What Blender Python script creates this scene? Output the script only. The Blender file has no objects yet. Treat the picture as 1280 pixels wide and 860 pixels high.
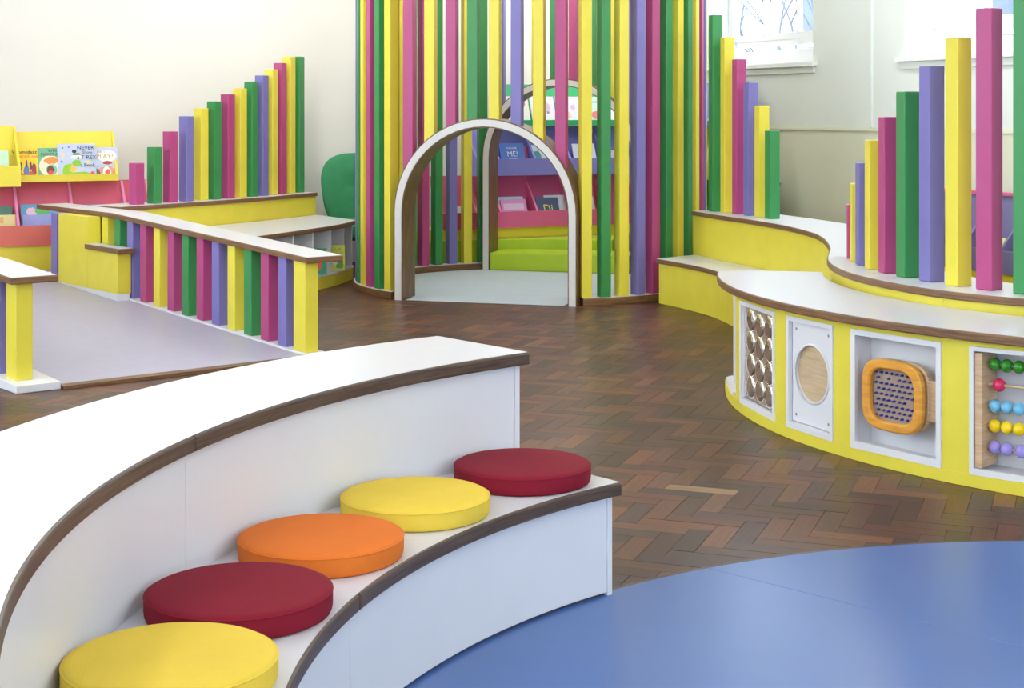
import bpy, bmesh, math, random
from mathutils import Vector, Matrix
random.seed(7)
R = math.radians
scn = bpy.context.scene
COL = scn.collection

# ------------------------------------------------------------------ camera
cam_d = bpy.data.cameras.new('camera'); cam = bpy.data.objects.new('camera', cam_d); COL.objects.link(cam)
cam.location = (0, 0, 1.4); cam.rotation_euler = (R(90), 0, 0)
cam_d.sensor_width = 36; cam_d.lens = 54; cam_d.shift_y = -288/1280
cam_d.clip_start = 0.05; cam_d.clip_end = 200
scn.camera = cam
# ------------------------------------------------------------------ world, lights, exposure
w = bpy.data.worlds.new('world'); scn.world = w; w.use_nodes = True
bg = w.node_tree.nodes['Background']; bg.inputs[0].default_value = (0.86, 0.93, 1.0, 1); bg.inputs[1].default_value = 10.0
scn.view_settings.view_transform = 'Standard'; scn.view_settings.look = 'None'
scn.view_settings.exposure = -0.1; scn.view_settings.gamma = 1.0; scn.view_settings.use_curve_mapping = False
LAMP_L = 35.0                                      # radiance of the added opal pendant globes
# added ceiling lamp positions (x, y) ; built with their fittings further down
LAMPS = [(x, y) for x in (-2.2, 2.7) for y in (1.4, 4.5, 7.6, 10.4)] + [(-5.0, 7.6), (-1.9, 12.4), (0.155, 12.576), (0.9, 14.4)]
LAMP_Z = 2.95

# ------------------------------------------------------------------ helpers
def lin(c):
    return tuple(((v/255)/12.92 if v/255 <= .04045 else (((v/255)+.055)/1.055)**2.4) for v in c)

def new_mat(name):
    m = bpy.data.materials.new(name); m.use_nodes = True
    nt = m.node_tree; b = nt.nodes['Principled BSDF']
    return m, nt, b

def plain(name, rgb, rough=.5, var=.05, scale=6, bump=0.0, bscale=200, metal=0.0, spec=.5, stretch=(1, 1, 1)):
    """procedural paint/laminate/fabric: colour drifting a little with noise, fine relief"""
    m, nt, b = new_mat(name); c = lin(rgb)
    tc = nt.nodes.new('ShaderNodeTexCoord'); mp = nt.nodes.new('ShaderNodeMapping'); mp.inputs['Scale'].default_value = stretch
    nt.links.new(tc.outputs['Object'], mp.inputs[0])
    n = nt.nodes.new('ShaderNodeTexNoise'); n.inputs['Scale'].default_value = scale; n.inputs['Detail'].default_value = 3
    nt.links.new(mp.outputs[0], n.inputs['Vector'])
    r = nt.nodes.new('ShaderNodeValToRGB')
    r.color_ramp.elements[0].position = .3; r.color_ramp.elements[1].position = .7
    r.color_ramp.elements[0].color = tuple(v*(1-var) for v in c)+(1,)
    r.color_ramp.elements[1].color = tuple(min(1, v*(1+var)) for v in c)+(1,)
    nt.links.new(n.outputs['Fac'], r.inputs[0]); nt.links.new(r.outputs[0], b.inputs['Base Color'])
    b.inputs['Roughness'].default_value = rough; b.inputs['Metallic'].default_value = metal
    b.inputs['Specular IOR Level'].default_value = spec
    if bump:
        n2 = nt.nodes.new('ShaderNodeTexNoise'); n2.inputs['Scale'].default_value = bscale
        nt.links.new(mp.outputs[0], n2.inputs['Vector'])
        bp = nt.nodes.new('ShaderNodeBump'); bp.inputs['Strength'].default_value = bump; bp.inputs['Distance'].default_value = .002
        nt.links.new(n2.outputs['Fac'], bp.inputs['Height']); nt.links.new(bp.outputs[0], b.inputs['Normal'])
    return m

def wood(name, dark, light, rough=.45, stretch=(2, 2, 60), scale=3):
    m, nt, b = new_mat(name)
    tc = nt.nodes.new('ShaderNodeTexCoord'); mp = nt.nodes.new('ShaderNodeMapping'); mp.inputs['Scale'].default_value = stretch
    nt.links.new(tc.outputs['Object'], mp.inputs[0])
    n = nt.nodes.new('ShaderNodeTexNoise'); n.inputs['Scale'].default_value = scale; n.inputs['Detail'].default_value = 5
    n.inputs['Distortion'].default_value = .4
    nt.links.new(mp.outputs[0], n.inputs['Vector'])
    r = nt.nodes.new('ShaderNodeValToRGB'); e = r.color_ramp.elements
    e[0].position = .32; e[1].position = .68; e[0].color = lin(dark)+(1,); e[1].color = lin(light)+(1,)
    nt.links.new(n.outputs['Fac'], r.inputs[0]); nt.links.new(r.outputs[0], b.inputs['Base Color'])
    b.inputs['Roughness'].default_value = rough
    return m

M = {}
M['yellow'] = plain('yellow_laminate', (230, 215, 70), .42, .03)
M['green'] = plain('green_laminate', (54, 140, 76), .42, .03)
M['pink'] = plain('magenta_laminate', (178, 68, 124), .42, .03)
M['purple'] = plain('violet_laminate', (122, 115, 180), .42, .03)
M['coral'] = plain('coral_pink_board', (214, 92, 118), .5, .03)
M['coral_front'] = plain('salmon_board', (220, 112, 98), .5, .03)
M['shelf_pink'] = plain('rose_pink_board', (222, 100, 150), .5, .03)
M['shelf_purple'] = plain('periwinkle_board', (140, 136, 220), .5, .03)
M['shelf_green'] = plain('mint_green_board', (44, 176, 108), .5, .03)
M['grey_purple'] = plain('grey_violet_board', (112, 106, 150), .5, .03)
M['dark_green'] = plain('bottle_green_board', (38, 104, 52), .5, .03)
M['shelf_yellow'] = plain('yellow_board', (232, 212, 66), .45, .03)
M['lime'] = plain('lime_vinyl', (176, 204, 34), .45, .03)
M['white'] = plain('white_laminate', (226, 226, 230), .35, .015, 4)
M['white_top'] = plain('white_brushed_laminate', (219, 220, 224), .3, .02, 5, stretch=(3, 26, 1))
M['arch_white'] = plain('grey_white_laminate', (212, 211, 207), .4, .03, 60)
M['pink_edge'] = plain('light_pink_board', (226, 132, 178), .5, .03)
M['wall_white'] = plain('white_wall_paint', (234, 231, 223), .9, .01, 1.5, .05, 90)
M['wall_green'] = plain('pale_green_wall_paint', (224, 230, 226), .85, .01, 1.5, .05, 90)
M['wall_dado'] = plain('pale_sage_wall_paint', (220, 222, 202), .8, .01, 1.5, .05, 90)
M['ceiling'] = plain('ceiling_paint', (245, 245, 242), .95, .01)
M['edge'] = wood('brown_edging', (94, 64, 40), (142, 104, 70), .42, (3, 3, 120), 2)
M['edge_dark'] = wood('dark_brown_edging', (62, 46, 40), (106, 84, 68), .4, (3, 3, 120), 2)
M['arch_wood'] = wood('walnut_arch', (92, 64, 40), (126, 92, 60), .42, (14, 14, 2.5), 3)
M['ply'] = wood('beech_ply', (196, 160, 122), (222, 190, 152), .5, (4, 4, 50), 3)
M['ply_disc'] = wood('pale_wood_disc', (196, 170, 134), (214, 190, 156), .2, (2, 30, 2), 3)
M['orange_wood'] = wood('orange_lacquered_wood', (212, 142, 46), (234, 168, 66), .32, (3, 3, 20), 3)
M['ramp'] = plain('lilac_grey_vinyl', (178, 175, 194), .45, .03, 14, .03, 300)
M['mat'] = plain('pale_blue_grey_mat', (188, 202, 210), .55, .03, 8, .04, 300)
M['blue'] = plain('blue_vinyl', (76, 110, 172), .3, .03, 2.5, .02, 260)
M['seam'] = plain('vinyl_seam', (98, 126, 186), .5, .02)
M['maroon'] = plain('maroon_fabric', (134, 24, 44), .8, .05, 10, .3, 420, spec=.2)
M['cush_yellow'] = plain('yellow_fabric', (236, 203, 74), .8, .03, 10, .3, 420, spec=.2)
M['orange'] = plain('orange_fabric', (228, 120, 44), .8, .03, 10, .3, 420, spec=.2)
M['chair_green'] = plain('green_wool', (66, 140, 98), .95, .06, 8, .5, 300, spec=.1)
M['mirror'] = plain('mirror_silver', (226, 222, 216), .06, .0, metal=1.0)
M['mirror_soft'] = plain('clear_dome_mirror', (236, 232, 224), .05, .0, metal=1.0)
M['mirror_back'] = plain('bronze_tint_backing', (196, 176, 160), .25, .02, metal=.6)
M['steel'] = plain('brushed_steel', (150, 150, 150), .35, .02, metal=1.0)
M['pin_blue'] = plain('blue_peg', (38, 62, 150), .4)
M['pin_back'] = plain('brown_peg_board', (172, 148, 128), .6)
M['sky_blue'] = plain('light_blue_paint', (120, 190, 226), .3)
M['bead_green'] = plain('green_bead_paint', (52, 140, 36), .25)
M['bead_pink'] = plain('crimson_bead_paint', (226, 46, 96), .25)
M['bead_yellow'] = plain('yellow_bead_paint', (250, 214, 20), .25)
M['bead_lilac'] = plain('lilac_bead_paint', (160, 146, 222), .25)
M['paper'] = plain('paper', (240, 238, 230), .8)
M['frame_white'] = plain('white_gloss_paint', (238, 240, 243), .3, .01)
M['stone'] = plain('pale_stone', (132, 128, 124), .8, .04, 2)
M['far_pane'] = plain('far_window_glass', (52, 66, 88), .3)
M['bark'] = plain('grey_bark', (92, 98, 112), .9, .1, 20)

def glass_mat():
    m, nt, b = new_mat('window_glass')
    nt.nodes.remove(b)
    out = [n for n in nt.nodes if n.type == 'OUTPUT_MATERIAL'][0]
    t = nt.nodes.new('ShaderNodeBsdfTransparent'); t.inputs[0].default_value = (.93, .97, 1, 1)
    g = nt.nodes.new('ShaderNodeBsdfGlossy'); g.inputs['Roughness'].default_value = .02
    mx = nt.nodes.new('ShaderNodeMixShader'); mx.inputs[0].default_value = .05
    nt.links.new(t.outputs[0], mx.inputs[1]); nt.links.new(g.outputs[0], mx.inputs[2])
    nt.links.new(mx.outputs[0], out.inputs['Surface'])
    return m
M['glass'] = glass_mat()

def parquet_mat():
    m, nt, b = new_mat('parquet_hardwood')
    at = nt.nodes.new('ShaderNodeVertexColor'); at.layer_name = 'tone'
    uv = nt.nodes.new('ShaderNodeUVMap'); uv.uv_map = 'grain'
    mp = nt.nodes.new('ShaderNodeMapping'); mp.inputs['Scale'].default_value = (6, 90, 1)
    nt.links.new(uv.outputs[0], mp.inputs[0])
    n = nt.nodes.new('ShaderNodeTexNoise'); n.inputs['Scale'].default_value = 1.0; n.inputs['Detail'].default_value = 6
    nt.links.new(mp.outputs[0], n.inputs['Vector'])
    r = nt.nodes.new('ShaderNodeValToRGB'); e = r.color_ramp.elements
    e[0].position = .3; e[1].position = .75; e[0].color = (.72, .7, .68, 1); e[1].color = (1.15, 1.15, 1.15, 1)
    nt.links.new(n.outputs['Fac'], r.inputs[0])
    mx = nt.nodes.new('ShaderNodeMixRGB'); mx.blend_type = 'MULTIPLY'; mx.inputs[0].default_value = 1
    nt.links.new(at.outputs['Color'], mx.inputs[1]); nt.links.new(r.outputs[0], mx.inputs[2])
    nt.links.new(mx.outputs[0], b.inputs['Base Color'])
    b.inputs['Roughness'].default_value = .38; b.inputs['Specular IOR Level'].default_value = .32
    return m
M['parquet'] = parquet_mat()
M['joint'] = plain('parquet_joint', (52, 38, 33), .8)

# mesh builders ------------------------------------------------------
def bm_new(): return bmesh.new()

def bx(bm, x0, x1, y0, y1, z0, z1):
    v = [bm.verts.new(p) for p in ((x0,y0,z0),(x1,y0,z0),(x1,y1,z0),(x0,y1,z0),(x0,y0,z1),(x1,y0,z1),(x1,y1,z1),(x0,y1,z1))]
    for f in ((0,3,2,1),(4,5,6,7),(0,1,5,4),(1,2,6,5),(2,3,7,6),(3,0,4,7)): bm.faces.new([v[i] for i in f])
    return v

def ribbon(bm, A, B, z0, z1, closed=False):
    """solid strip between two plan polylines; z0/z1 numbers or functions of index"""
    n = len(A); f0 = z0 if callable(z0) else (lambda i: z0); f1 = z1 if callable(z1) else (lambda i: z1)
    a0 = [bm.verts.new((A[i][0], A[i][1], f0(i))) for i in range(n)]; a1 = [bm.verts.new((A[i][0], A[i][1], f1(i))) for i in range(n)]
    b0 = [bm.verts.new((B[i][0], B[i][1], f0(i))) for i in range(n)]; b1 = [bm.verts.new((B[i][0], B[i][1], f1(i))) for i in range(n)]
    m = n if closed else n-1
    for i in range(m):
        j = (i+1) % n
        for q in ((a1[i],a1[j],b1[j],b1[i]), (a0[j],a0[i],b0[i],b0[j]), (a0[i],a0[j],a1[j],a1[i]), (b0[j],b0[i],b1[i],b1[j])): bm.faces.new(q)
    if not closed:
        bm.faces.new((a0[0],a1[0],b1[0],b0[0])); bm.faces.new((a0[-1],b0[-1],b1[-1],a1[-1]))

def prism(bm, pts, z0, z1):
    a = [bm.verts.new((p[0], p[1], z0)) for p in pts]; b = [bm.verts.new((p[0], p[1], z1)) for p in pts]
    n = len(pts); bm.faces.new(list(reversed(a))); bm.faces.new(b)
    for i in range(n): bm.faces.new((a[i], a[(i+1) % n], b[(i+1) % n], b[i]))

def xz_prism(bm, pts, y0, y1):
    a = [bm.verts.new((p[0], y0, p[1])) for p in pts]; b = [bm.verts.new((p[0], y1, p[1])) for p in pts]
    n = len(pts); bm.faces.new(a); bm.faces.new(list(reversed(b)))
    for i in range(n): bm.faces.new((a[(i+1) % n], a[i], b[i], b[(i+1) % n]))

def yz_prism(bm, pts, x0, x1):
    a = [bm.verts.new((x0, p[0], p[1])) for p in pts]; b = [bm.verts.new((x1, p[0], p[1])) for p in pts]
    n = len(pts); bm.faces.new(list(reversed(a))); bm.faces.new(b)
    for i in range(n): bm.faces.new((a[i], a[(i+1) % n], b[(i+1) % n], b[i]))

def tube(bm, p, q, r0, r1=None, seg=8):
    r1 = r0 if r1 is None else r1
    p, q = Vector(p), Vector(q); d = (q-p).normalized()
    u = d.orthogonal().normalized(); v = d.cross(u)
    A = [bm.verts.new(p+(u*math.cos(t)+v*math.sin(t))*r0) for t in [2*math.pi*i/seg for i in range(seg)]]
    B = [bm.verts.new(q+(u*math.cos(t)+v*math.sin(t))*r1) for t in [2*math.pi*i/seg for i in range(seg)]]
    for i in range(seg): bm.faces.new((A[i], A[(i+1) % seg], B[(i+1) % seg], B[i]))
    bm.faces.new(list(reversed(A))); bm.faces.new(B)

def lathe(bm, prof, seg=48, axis='z'):
    """prof: (r, h) list from bottom centre to top centre"""
    rings = []
    for r, h in prof:
        if r < 1e-6: rings.append([bm.verts.new((0, 0, h))])
        else: rings.append([bm.verts.new((r*math.cos(2*math.pi*i/seg), r*math.sin(2*math.pi*i/seg), h)) for i in range(seg)])
    for a, b in zip(rings, rings[1:]):
        for i in range(seg):
            j = (i+1) % seg
            if len(a) == 1: bm.faces.new((a[0], b[j], b[i]))
            elif len(b) == 1: bm.faces.new((a[i], a[j], b[0]))
            else: bm.faces.new((a[i], a[j], b[j], b[i]))

def to_mesh(bm, name, smooth=False, bevel=0, seg=2):
    bmesh.ops.recalc_face_normals(bm, faces=bm.faces[:])
    if bevel:
        es = [e for e in bm.edges if len(e.link_faces) == 2 and e.calc_face_angle(0) > R(40)]
        bmesh.ops.bevel(bm, geom=es, offset=bevel, segments=seg, affect='EDGES', profile=.5, clamp_overlap=True)
    if smooth is True:
        for f in bm.faces: f.smooth = True
    me = bpy.data.meshes.new(name); bm.to_mesh(me); bm.free()
    if smooth == 'auto':
        for p in me.polygons: p.use_smooth = True
        me.set_sharp_from_angle(angle=R(35))
    return me

def world_m(o):
    m = o.matrix_parent_inverse @ o.matrix_basis if o.parent else o.matrix_basis
    return world_m(o.parent) @ m if o.parent else m.copy()

def obj(name, me, mat, parent=None, local=False, loc=None, rz=0, rot=None):
    if isinstance(me, bmesh.types.BMesh): me = to_mesh(me, name)
    o = bpy.data.objects.new(name, me); COL.objects.link(o)
    if mat is not None and not me.materials: me.materials.append(M[mat] if isinstance(mat, str) else mat)
    if loc is not None: o.location = loc
    if rot is not None: o.rotation_euler = rot
    elif rz: o.rotation_euler = (0, 0, rz)
    if parent:
        o.parent = parent
        if not local: o.matrix_parent_inverse = world_m(parent).inverted()
    return o

def tag(o, label, cat, group=None):
    o['label'] = label; o['category'] = cat
    if group: o['group'] = group
    return o

def thing(name, label, cat, loc=(0, 0, 0), rz=0, group=None, rot=None):
    o = bpy.data.objects.new(name, None); COL.objects.link(o); o.empty_display_size = .1
    o.location = loc; o.rotation_euler = rot if rot is not None else (0, 0, rz)
    return tag(o, label, cat, group)

def struct(name, me, mat, label=None):
    o = obj(name, me, mat); o['kind'] = 'structure'
    if label: o['label'] = label
    return o

def arc(c, r, a0, a1, n):
    return [(c[0]+r*math.cos(R(a0+(a1-a0)*i/n)), c[1]+r*math.sin(R(a0+(a1-a0)*i/n))) for i in range(n+1)]

def spline(pts, n):
    """Catmull-Rom through pts, resampled to n+1 evenly spaced points"""
    P = [Vector(p) for p in pts]; P = [P[0]*2-P[1]]+P+[P[-1]*2-P[-2]]; out = []
    for i in range(1, len(P)-2):
        for k in range(16):
            t = k/16; a, b, c, d = P[i-1:i+3]
            out.append(.5*((2*b)+(c-a)*t+(2*a-5*b+4*c-d)*t*t+(3*b-a-3*c+d)*t**3))
    out.append(P[-2])
    return resample(out, n)

def resample(pts, n):
    P = [Vector(p[:2]) for p in pts]; L = [0]
    for a, b in zip(P, P[1:]): L.append(L[-1]+(b-a).length)
    out = []; j = 0
    for i in range(n+1):
        s = L[-1]*i/n
        while j < len(L)-2 and L[j+1] < s: j += 1
        t = (s-L[j])/max(1e-9, L[j+1]-L[j]); out.append(tuple(P[j].lerp(P[j+1], min(1, max(0, t)))))
    return out

def offset(pts, d):
    """offset a plan polyline to its left by d"""
    out = []
    for i in range(len(pts)):
        a = Vector(pts[max(0, i-1)]); b = Vector(pts[min(len(pts)-1, i+1)]); t = (b-a).normalized()
        out.append((pts[i][0]-t.y*d, pts[i][1]+t.x*d))
    return out

def trimmed(A, B, d, ends=(1, 1)):
    """shorten both rails of a strip by d at each end (or at one end only)"""
    def sh(P):
        P = [Vector(p) for p in P]; P[0] = P[0]+(P[1]-P[0]).normalized()*d*ends[0]; P[-1] = P[-1]+(P[-2]-P[-1]).normalized()*d*ends[1]
        return [tuple(p) for p in P]
    return sh(A), sh(B)

POST = .08
def post_mesh(h, s=POST, name='post', s2=None):
    bm = bm_new(); s2 = s2 or s; bx(bm, -s/2, s/2, -s2/2, s2/2, 0, h)
    return to_mesh(bm, name, bevel=.005, seg=2)
# ------------------------------------------------------------------ the room
TH = R(25)
wd = Vector((math.cos(TH), math.sin(TH)))          # along the back wall, to the right
rd = Vector((math.sin(TH), -math.cos(TH)))         # along the right wall, towards the camera side
rn = Vector((math.cos(TH), math.sin(TH)))          # out through the right wall
bn = Vector((-math.sin(TH), math.cos(TH)))         # out through the back wall
RW = Vector((3.5, 10.6))                           # a point on the right wall (s = 0)
BWp = Vector((-1.45, 14.5))
CZ = 4.2
def on_right(s, d=0): return RW+rd*s+rn*d
SE = 12.6                                          # where the right wall ends, behind the camera
k = (BWp-RW).dot(bn)
s_corner = -k                                      # along rd, bn = -rd
corner = on_right(s_corner)
far_r = on_right(SE)
width = 11.5
corner_l = corner-wd*width; far_l = far_r-wd*width

def wall_piece(bm, p, q, thick_dir, th, z0, z1):
    A = [p, q]; B = [p+thick_dir*th, q+thick_dir*th]
    ribbon(bm, A, B, z0, z1)

bm = bm_new(); wall_piece(bm, corner_l-wd*.3, corner, bn, .3, 0, CZ); wb = struct('wall_back', bm, 'wall_white', 'plain white painted wall behind the book units')
LWIN = [(2.6, 4.8), (6.2, 8.4), (9.8, 12.0), (13.4, 15.6)]; FZ0, FZ1 = .9, 3.5  # unseen side windows, put in to light the table front
def on_left(t, d=0): return corner_l+rd*t-wd*d
LLEN = (far_l-corner_l).length
bm = bm_new(); es = [0]+[v for f in LWIN for v in f]+[LLEN]
for q, (a, b_) in enumerate(zip(es, es[1:])):
    if q % 2 == 0: wall_piece(bm, on_left(a), on_left(b_), -wd, .3, 0, CZ)
    else: wall_piece(bm, on_left(a), on_left(b_), -wd, .3, 0, FZ0); wall_piece(bm, on_left(a), on_left(b_), -wd, .3, FZ1, CZ)
struct('wall_left', bm, 'wall_white', 'white side wall with a row of unseen large windows added for daylight')
FWIN = [(1.2, 3.2), (4.4, 6.4), (7.6, 9.6)]; FZ0, FZ1 = .9, 3.5  # unseen windows behind the camera, added to raise the soft daylight
bm = bm_new(); es = [-.3]+[v for f in FWIN for v in f]+[width+.3]
for q, (a, b_) in enumerate(zip(es, es[1:])):
    pa, pb = far_l+wd*a, far_l+wd*b_
    if q % 2 == 0: wall_piece(bm, pa, pb, -bn, .3, 0, CZ)
    else: wall_piece(bm, pa, pb, -bn, .3, 0, FZ0); wall_piece(bm, pa, pb, -bn, .3, FZ1, CZ)
struct('wall_front', bm, 'wall_white', 'white wall opposite the book units with unseen large windows added for daylight')
# right wall with two window openings, plus an unseen third added for daylight
WIN = [(-3.95, -2.372), (-1.206, .37), (1.54, 3.11)]; WZ0, WZ1 = 1.80, 3.6; WT = .32
bm = bm_new()
edges_s = [s_corner]+[v for f in WIN for v in f]+[SE]
for a, b_, op in zip(edges_s, edges_s[1:], [q % 2 for q in range(20)]):
    if not op: wall_piece(bm, on_right(a), on_right(b_), rn, WT, 1.29, CZ)
    else:
        wall_piece(bm, on_right(a), on_right(b_), rn, WT, 1.29, WZ0); wall_piece(bm, on_right(a), on_right(b_), rn, WT, WZ1, CZ)
wr = struct('wall_right', bm, 'wall_green', 'pale wall with two high windows')
bm = bm_new(); wall_piece(bm, on_right(s_corner), on_right(SE), rn, WT, 0, 1.262); obj('dado_panelling', bm, 'wall_dado', wr)
bm = bm_new(); wall_piece(bm, on_right(s_corner), on_right(SE, 0), rn, WT, 1.262, 1.29)
wall_piece(bm, on_right(s_corner, -.012), on_right(SE, -.012), rn, .014, 1.262, 1.282)
struct('trim_1', bm, 'wall_dado', 'dado rail along the pale right wall')
bm = bm_new(); wall_piece(bm, on_right(-1.615, -.02), on_right(-1.585, -.02), rn, .025, 1.29, CZ); struct('trim_2', bm, 'wall_green', 'thin vertical cable trunking between the windows')
def on_front(t, d=0): return far_l+wd*t-bn*d
def window(n, label, P, nrm, a, b_, z0, z1, zt):
    bm = bm_new()
    def bar(bm, s0, s1, y0, y1, d0=.2, d1=.26): wall_piece(bm, P(s0, d0), P(s1, d0), nrm, d1-d0, y0, y1)
    for s0 in (a, b_-.07): bar(bm, s0, s0+.07, z0+.03, z1)
    bar(bm, a+.07, b_-.07, z0+.03, z0+.12); bar(bm, a+.07, b_-.07, z1-.07, z1)
    win = struct(f'window_{n}', bm, 'frame_white', label)
    bm = bm_new(); bar(bm, a+.07, b_-.07, zt, zt+.06, .205, .255); obj('transom', bm, 'frame_white', win)
    m1, m2 = a+(b_-a)*.36, a+(b_-a)*.68
    for s0 in (m1, m2):
        bm = bm_new(); bar(bm, s0-.018, s0+.018, z0+.12, z1-.07, .21, .25); obj('mullion', bm, 'frame_white', win)
    for y0, y1 in ((z0+.12, z0+.16), (zt-.05, zt)):
        bm = bm_new(); bar(bm, a+.1, b_-.1, y0, y1, .212, .25); obj('sash_rail', bm, 'frame_white', win)
    cols = [a+.07, m1-.018, m1+.018, m2-.018, m2+.018, b_-.07]
    for c in range(3):
        for y0, y1 in ((z0+.12, zt), (zt+.06, z1-.07)):
            bm = bm_new(); bar(bm, cols[2*c], cols[2*c+1], y0, y1, .226, .230); obj('pane', bm, 'glass', win)
    bm = bm_new(); bar(bm, a-.06, b_+.06, z0-.005, z0+.028, -.05, 0); bar(bm, a, b_, z0, z0+.028, 0, .2); obj('window_sill', bm, 'frame_white', win)
    bm = bm_new(); bar(bm, a-.03, b_+.03, z0-.06, z0-.005, -.02, -.002); obj('apron', bm, 'wall_green', win)
for i, (a, b_) in enumerate(WIN):
    window(i+1, ('left one of the two high white framed windows', 'right one of the two high white framed windows')[i] if i < 2 else 'unseen high white framed window added for daylight further along the right wall', on_right, rn, a, b_, WZ0, WZ1, 2.05)
for i, (a, b_) in enumerate(FWIN):
    window(i+1+len(WIN), 'unseen large white framed window opposite the book units, added for daylight', on_front, -bn, a, b_, FZ0, FZ1, 1.9)
for i, (a, b_) in enumerate(LWIN):
    window(i+1+len(WIN)+len(FWIN), 'unseen large white framed window in the left side wall, added for daylight', on_left, -wd, a, b_, FZ0, FZ1, 1.9)
bm = bm_new()
poly = [corner_l-wd*.3+bn*.3, corner+wd*.3+bn*.3, far_r+wd*.3-bn*.3, far_l-wd*.3-bn*.3]
prism(bm, [p[:] for p in poly], CZ, CZ+.1); struct('ceiling', bm, 'ceiling', 'plain white ceiling')
bm = bm_new(); prism(bm, [p[:] for p in poly], -.12, -.006); floor = struct('floor', bm, 'joint', 'dark hardwood parquet floor laid in herringbone')

# pendant globes, unseen, added to throw more light on upright faces
m_em, nt, b = new_mat('opal_glass'); b.inputs['Base Color'].default_value = (.9, .9, .9, 1); b.inputs['Emission Color'].default_value = (1, .975, .94, 1); b.inputs['Emission Strength'].default_value = LAMP_L
M['opal'] = m_em
bmf = bm_new(); bmesh.ops.create_icosphere(bmf, subdivisions=2, radius=.2); globe_me = to_mesh(bmf, 'globe', True)
bmf = bm_new(); lathe(bmf, [(0, .185), (.07, .19), (.07, .215), (.02, .235), (0, .24)], 20); cap_me = to_mesh(bmf, 'gallery', 'auto')
bmf = bm_new(); tube(bmf, (0, 0, .235), (0, 0, CZ-LAMP_Z), .008); rod_me = to_mesh(bmf, 'drop_rod', 'auto')
where = ['beside the camera on the bench side', 'above the white curved bench', 'above the foot of the ramp', 'above the ramp railing', 'beside the camera on the right', 'above the blue floor', 'above the activity table', 'above the low yellow seat', 'above the ramp', 'above the green armchair', 'above the slatted den', 'behind the far arch of the den']
for (x, y), wl in zip(LAMPS, where):
    t = thing('added_pendant', 'unseen round opal pendant lamp added for light '+wl, 'lamp', (x, y, LAMP_Z), 0, 'added opal pendant lamps')
    obj('globe', globe_me, 'opal', t, True); obj('gallery', cap_me, 'steel', t, True); obj('drop_rod', rod_me, 'steel', t, True)

# ------------------------------------------------------------------ parquet
BL, BW_ = .268, .078
PA = R(-20.5); pc, ps = math.cos(PA), math.sin(PA)
P0 = Vector((.706, 5.72))
def p2w(u, v):
    u -= BL/2; v -= BW_/2
    return (P0.x+u*pc-v*ps, P0.y+u*ps+v*pc)
def inside(p, poly):
    c = False; n = len(poly)
    for i in range(n):
        a, b_ = poly[i], poly[i-1]
        if (a[1] > p[1]) != (b_[1] > p[1]) and p[0] < (b_[0]-a[0])*(p[1]-a[1])/(b_[1]-a[1])+a[0]: c = not c
    return c
room_poly = [corner_l, corner, far_r, far_l]
BC, BR = (1.7, 2.86), 2.162           # blue inlay
# open patch of parquet between the furniture (plan), where single blocks are told apart
open_poly = [(-1.55, 12.1), (-.95, 11.7), (.45, 11.2), (1.0, 11.3), (1.4, 10.4), (1.35, 9.2), (1.05, 7.6), (1.1, 6.9), (1.4, 6.15), (1.9, 5.6), (2.2, 5.4),
             (1.9, 5.0), (1.1, 4.95), (.28, 4.5), (.25, 5.0), (-.2, 5.2), (-.3, 5.6), (-1.2, 8.5), (-1.2, 9.1)]
tones = [(88, 58, 46), (99, 64, 48), (78, 54, 46), (108, 69, 51), (84, 54, 47), (74, 51, 47), (104, 70, 54), (92, 63, 53), (81, 58, 53), (115, 73, 51), (77, 54, 52), (96, 58, 45)]
blocks = []
for i in range(-90, 91):
    for j in range(-26, 27):
        for o in (0, 1):
            u0, v0 = i*BW_+j*BL, i*BW_-j*BL
            if o == 0: cu, cv = u0+BL/2, v0+BW_/2
            else: cu, cv = u0+BL+BW_/2, v0+BW_-BL/2
            cx, cy = p2w(cu, cv)
            if cy < -2.5 or not inside((cx, cy), room_poly): continue
            if (cx-BC[0])**2+(cy-BC[1])**2 < (BR-.35)**2: continue
            blocks.append((cx, cy, o, i, j))
near = sorted([b_ for b_ in blocks if inside(b_[:2], open_poly) and (b_[0]-BC[0])**2+(b_[1]-BC[1])**2 > BR**2], key=lambda b_: b_[1])[:300]
nset = set(near)
def tone_of(o, i, j):
    rr = random.Random(i*7919+j*104729+o*31)
    c = lin(tones[rr.randrange(len(tones))]); f = rr.uniform(.82, 1.18)
    return tuple(v*f for v in c)
def block_data(gap=.0005, bev=.0006):
    x, y = BL/2-gap, BW_/2-gap; xi, yi = x-bev, y-bev
    vs = [(-xi,-yi,0),(xi,-yi,0),(xi,yi,0),(-xi,yi,0),(-x,-y,-bev),(x,-y,-bev),(x,y,-bev),(-x,y,-bev),(-x,-y,-.008),(x,-y,-.008),(x,y,-.008),(-x,y,-.008)]
    fs = [(0,1,2,3)]+[(a+4,(a+1)%4+4,(a+1)%4,a) for a in range(4)]+[(a+8,(a+1)%4+8,(a+1)%4+4,a+4) for a in range(4)]
    return vs, fs
bv, bf = block_data()
def paint(me, tone_list, uvoff, nf):
    ca = me.color_attributes.new('tone', 'FLOAT_COLOR', 'CORNER'); uvl = me.uv_layers.new(name='grain')
    cols = []; uvs = []
    for p in me.polygons:
        kx = p.index//nf; t = tone_list[kx]; off = uvoff[kx]
        for li in p.loop_indices:
            cols += [t[0], t[1], t[2], 1]
            v = bv[me.loops[li].vertex_index % len(bv)]; uvs += [v[0]+off, v[1]+off*.37]
    ca.data.foreach_set('color', cols); uvl.data.foreach_set('uv', uvs)
variants = []
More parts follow.
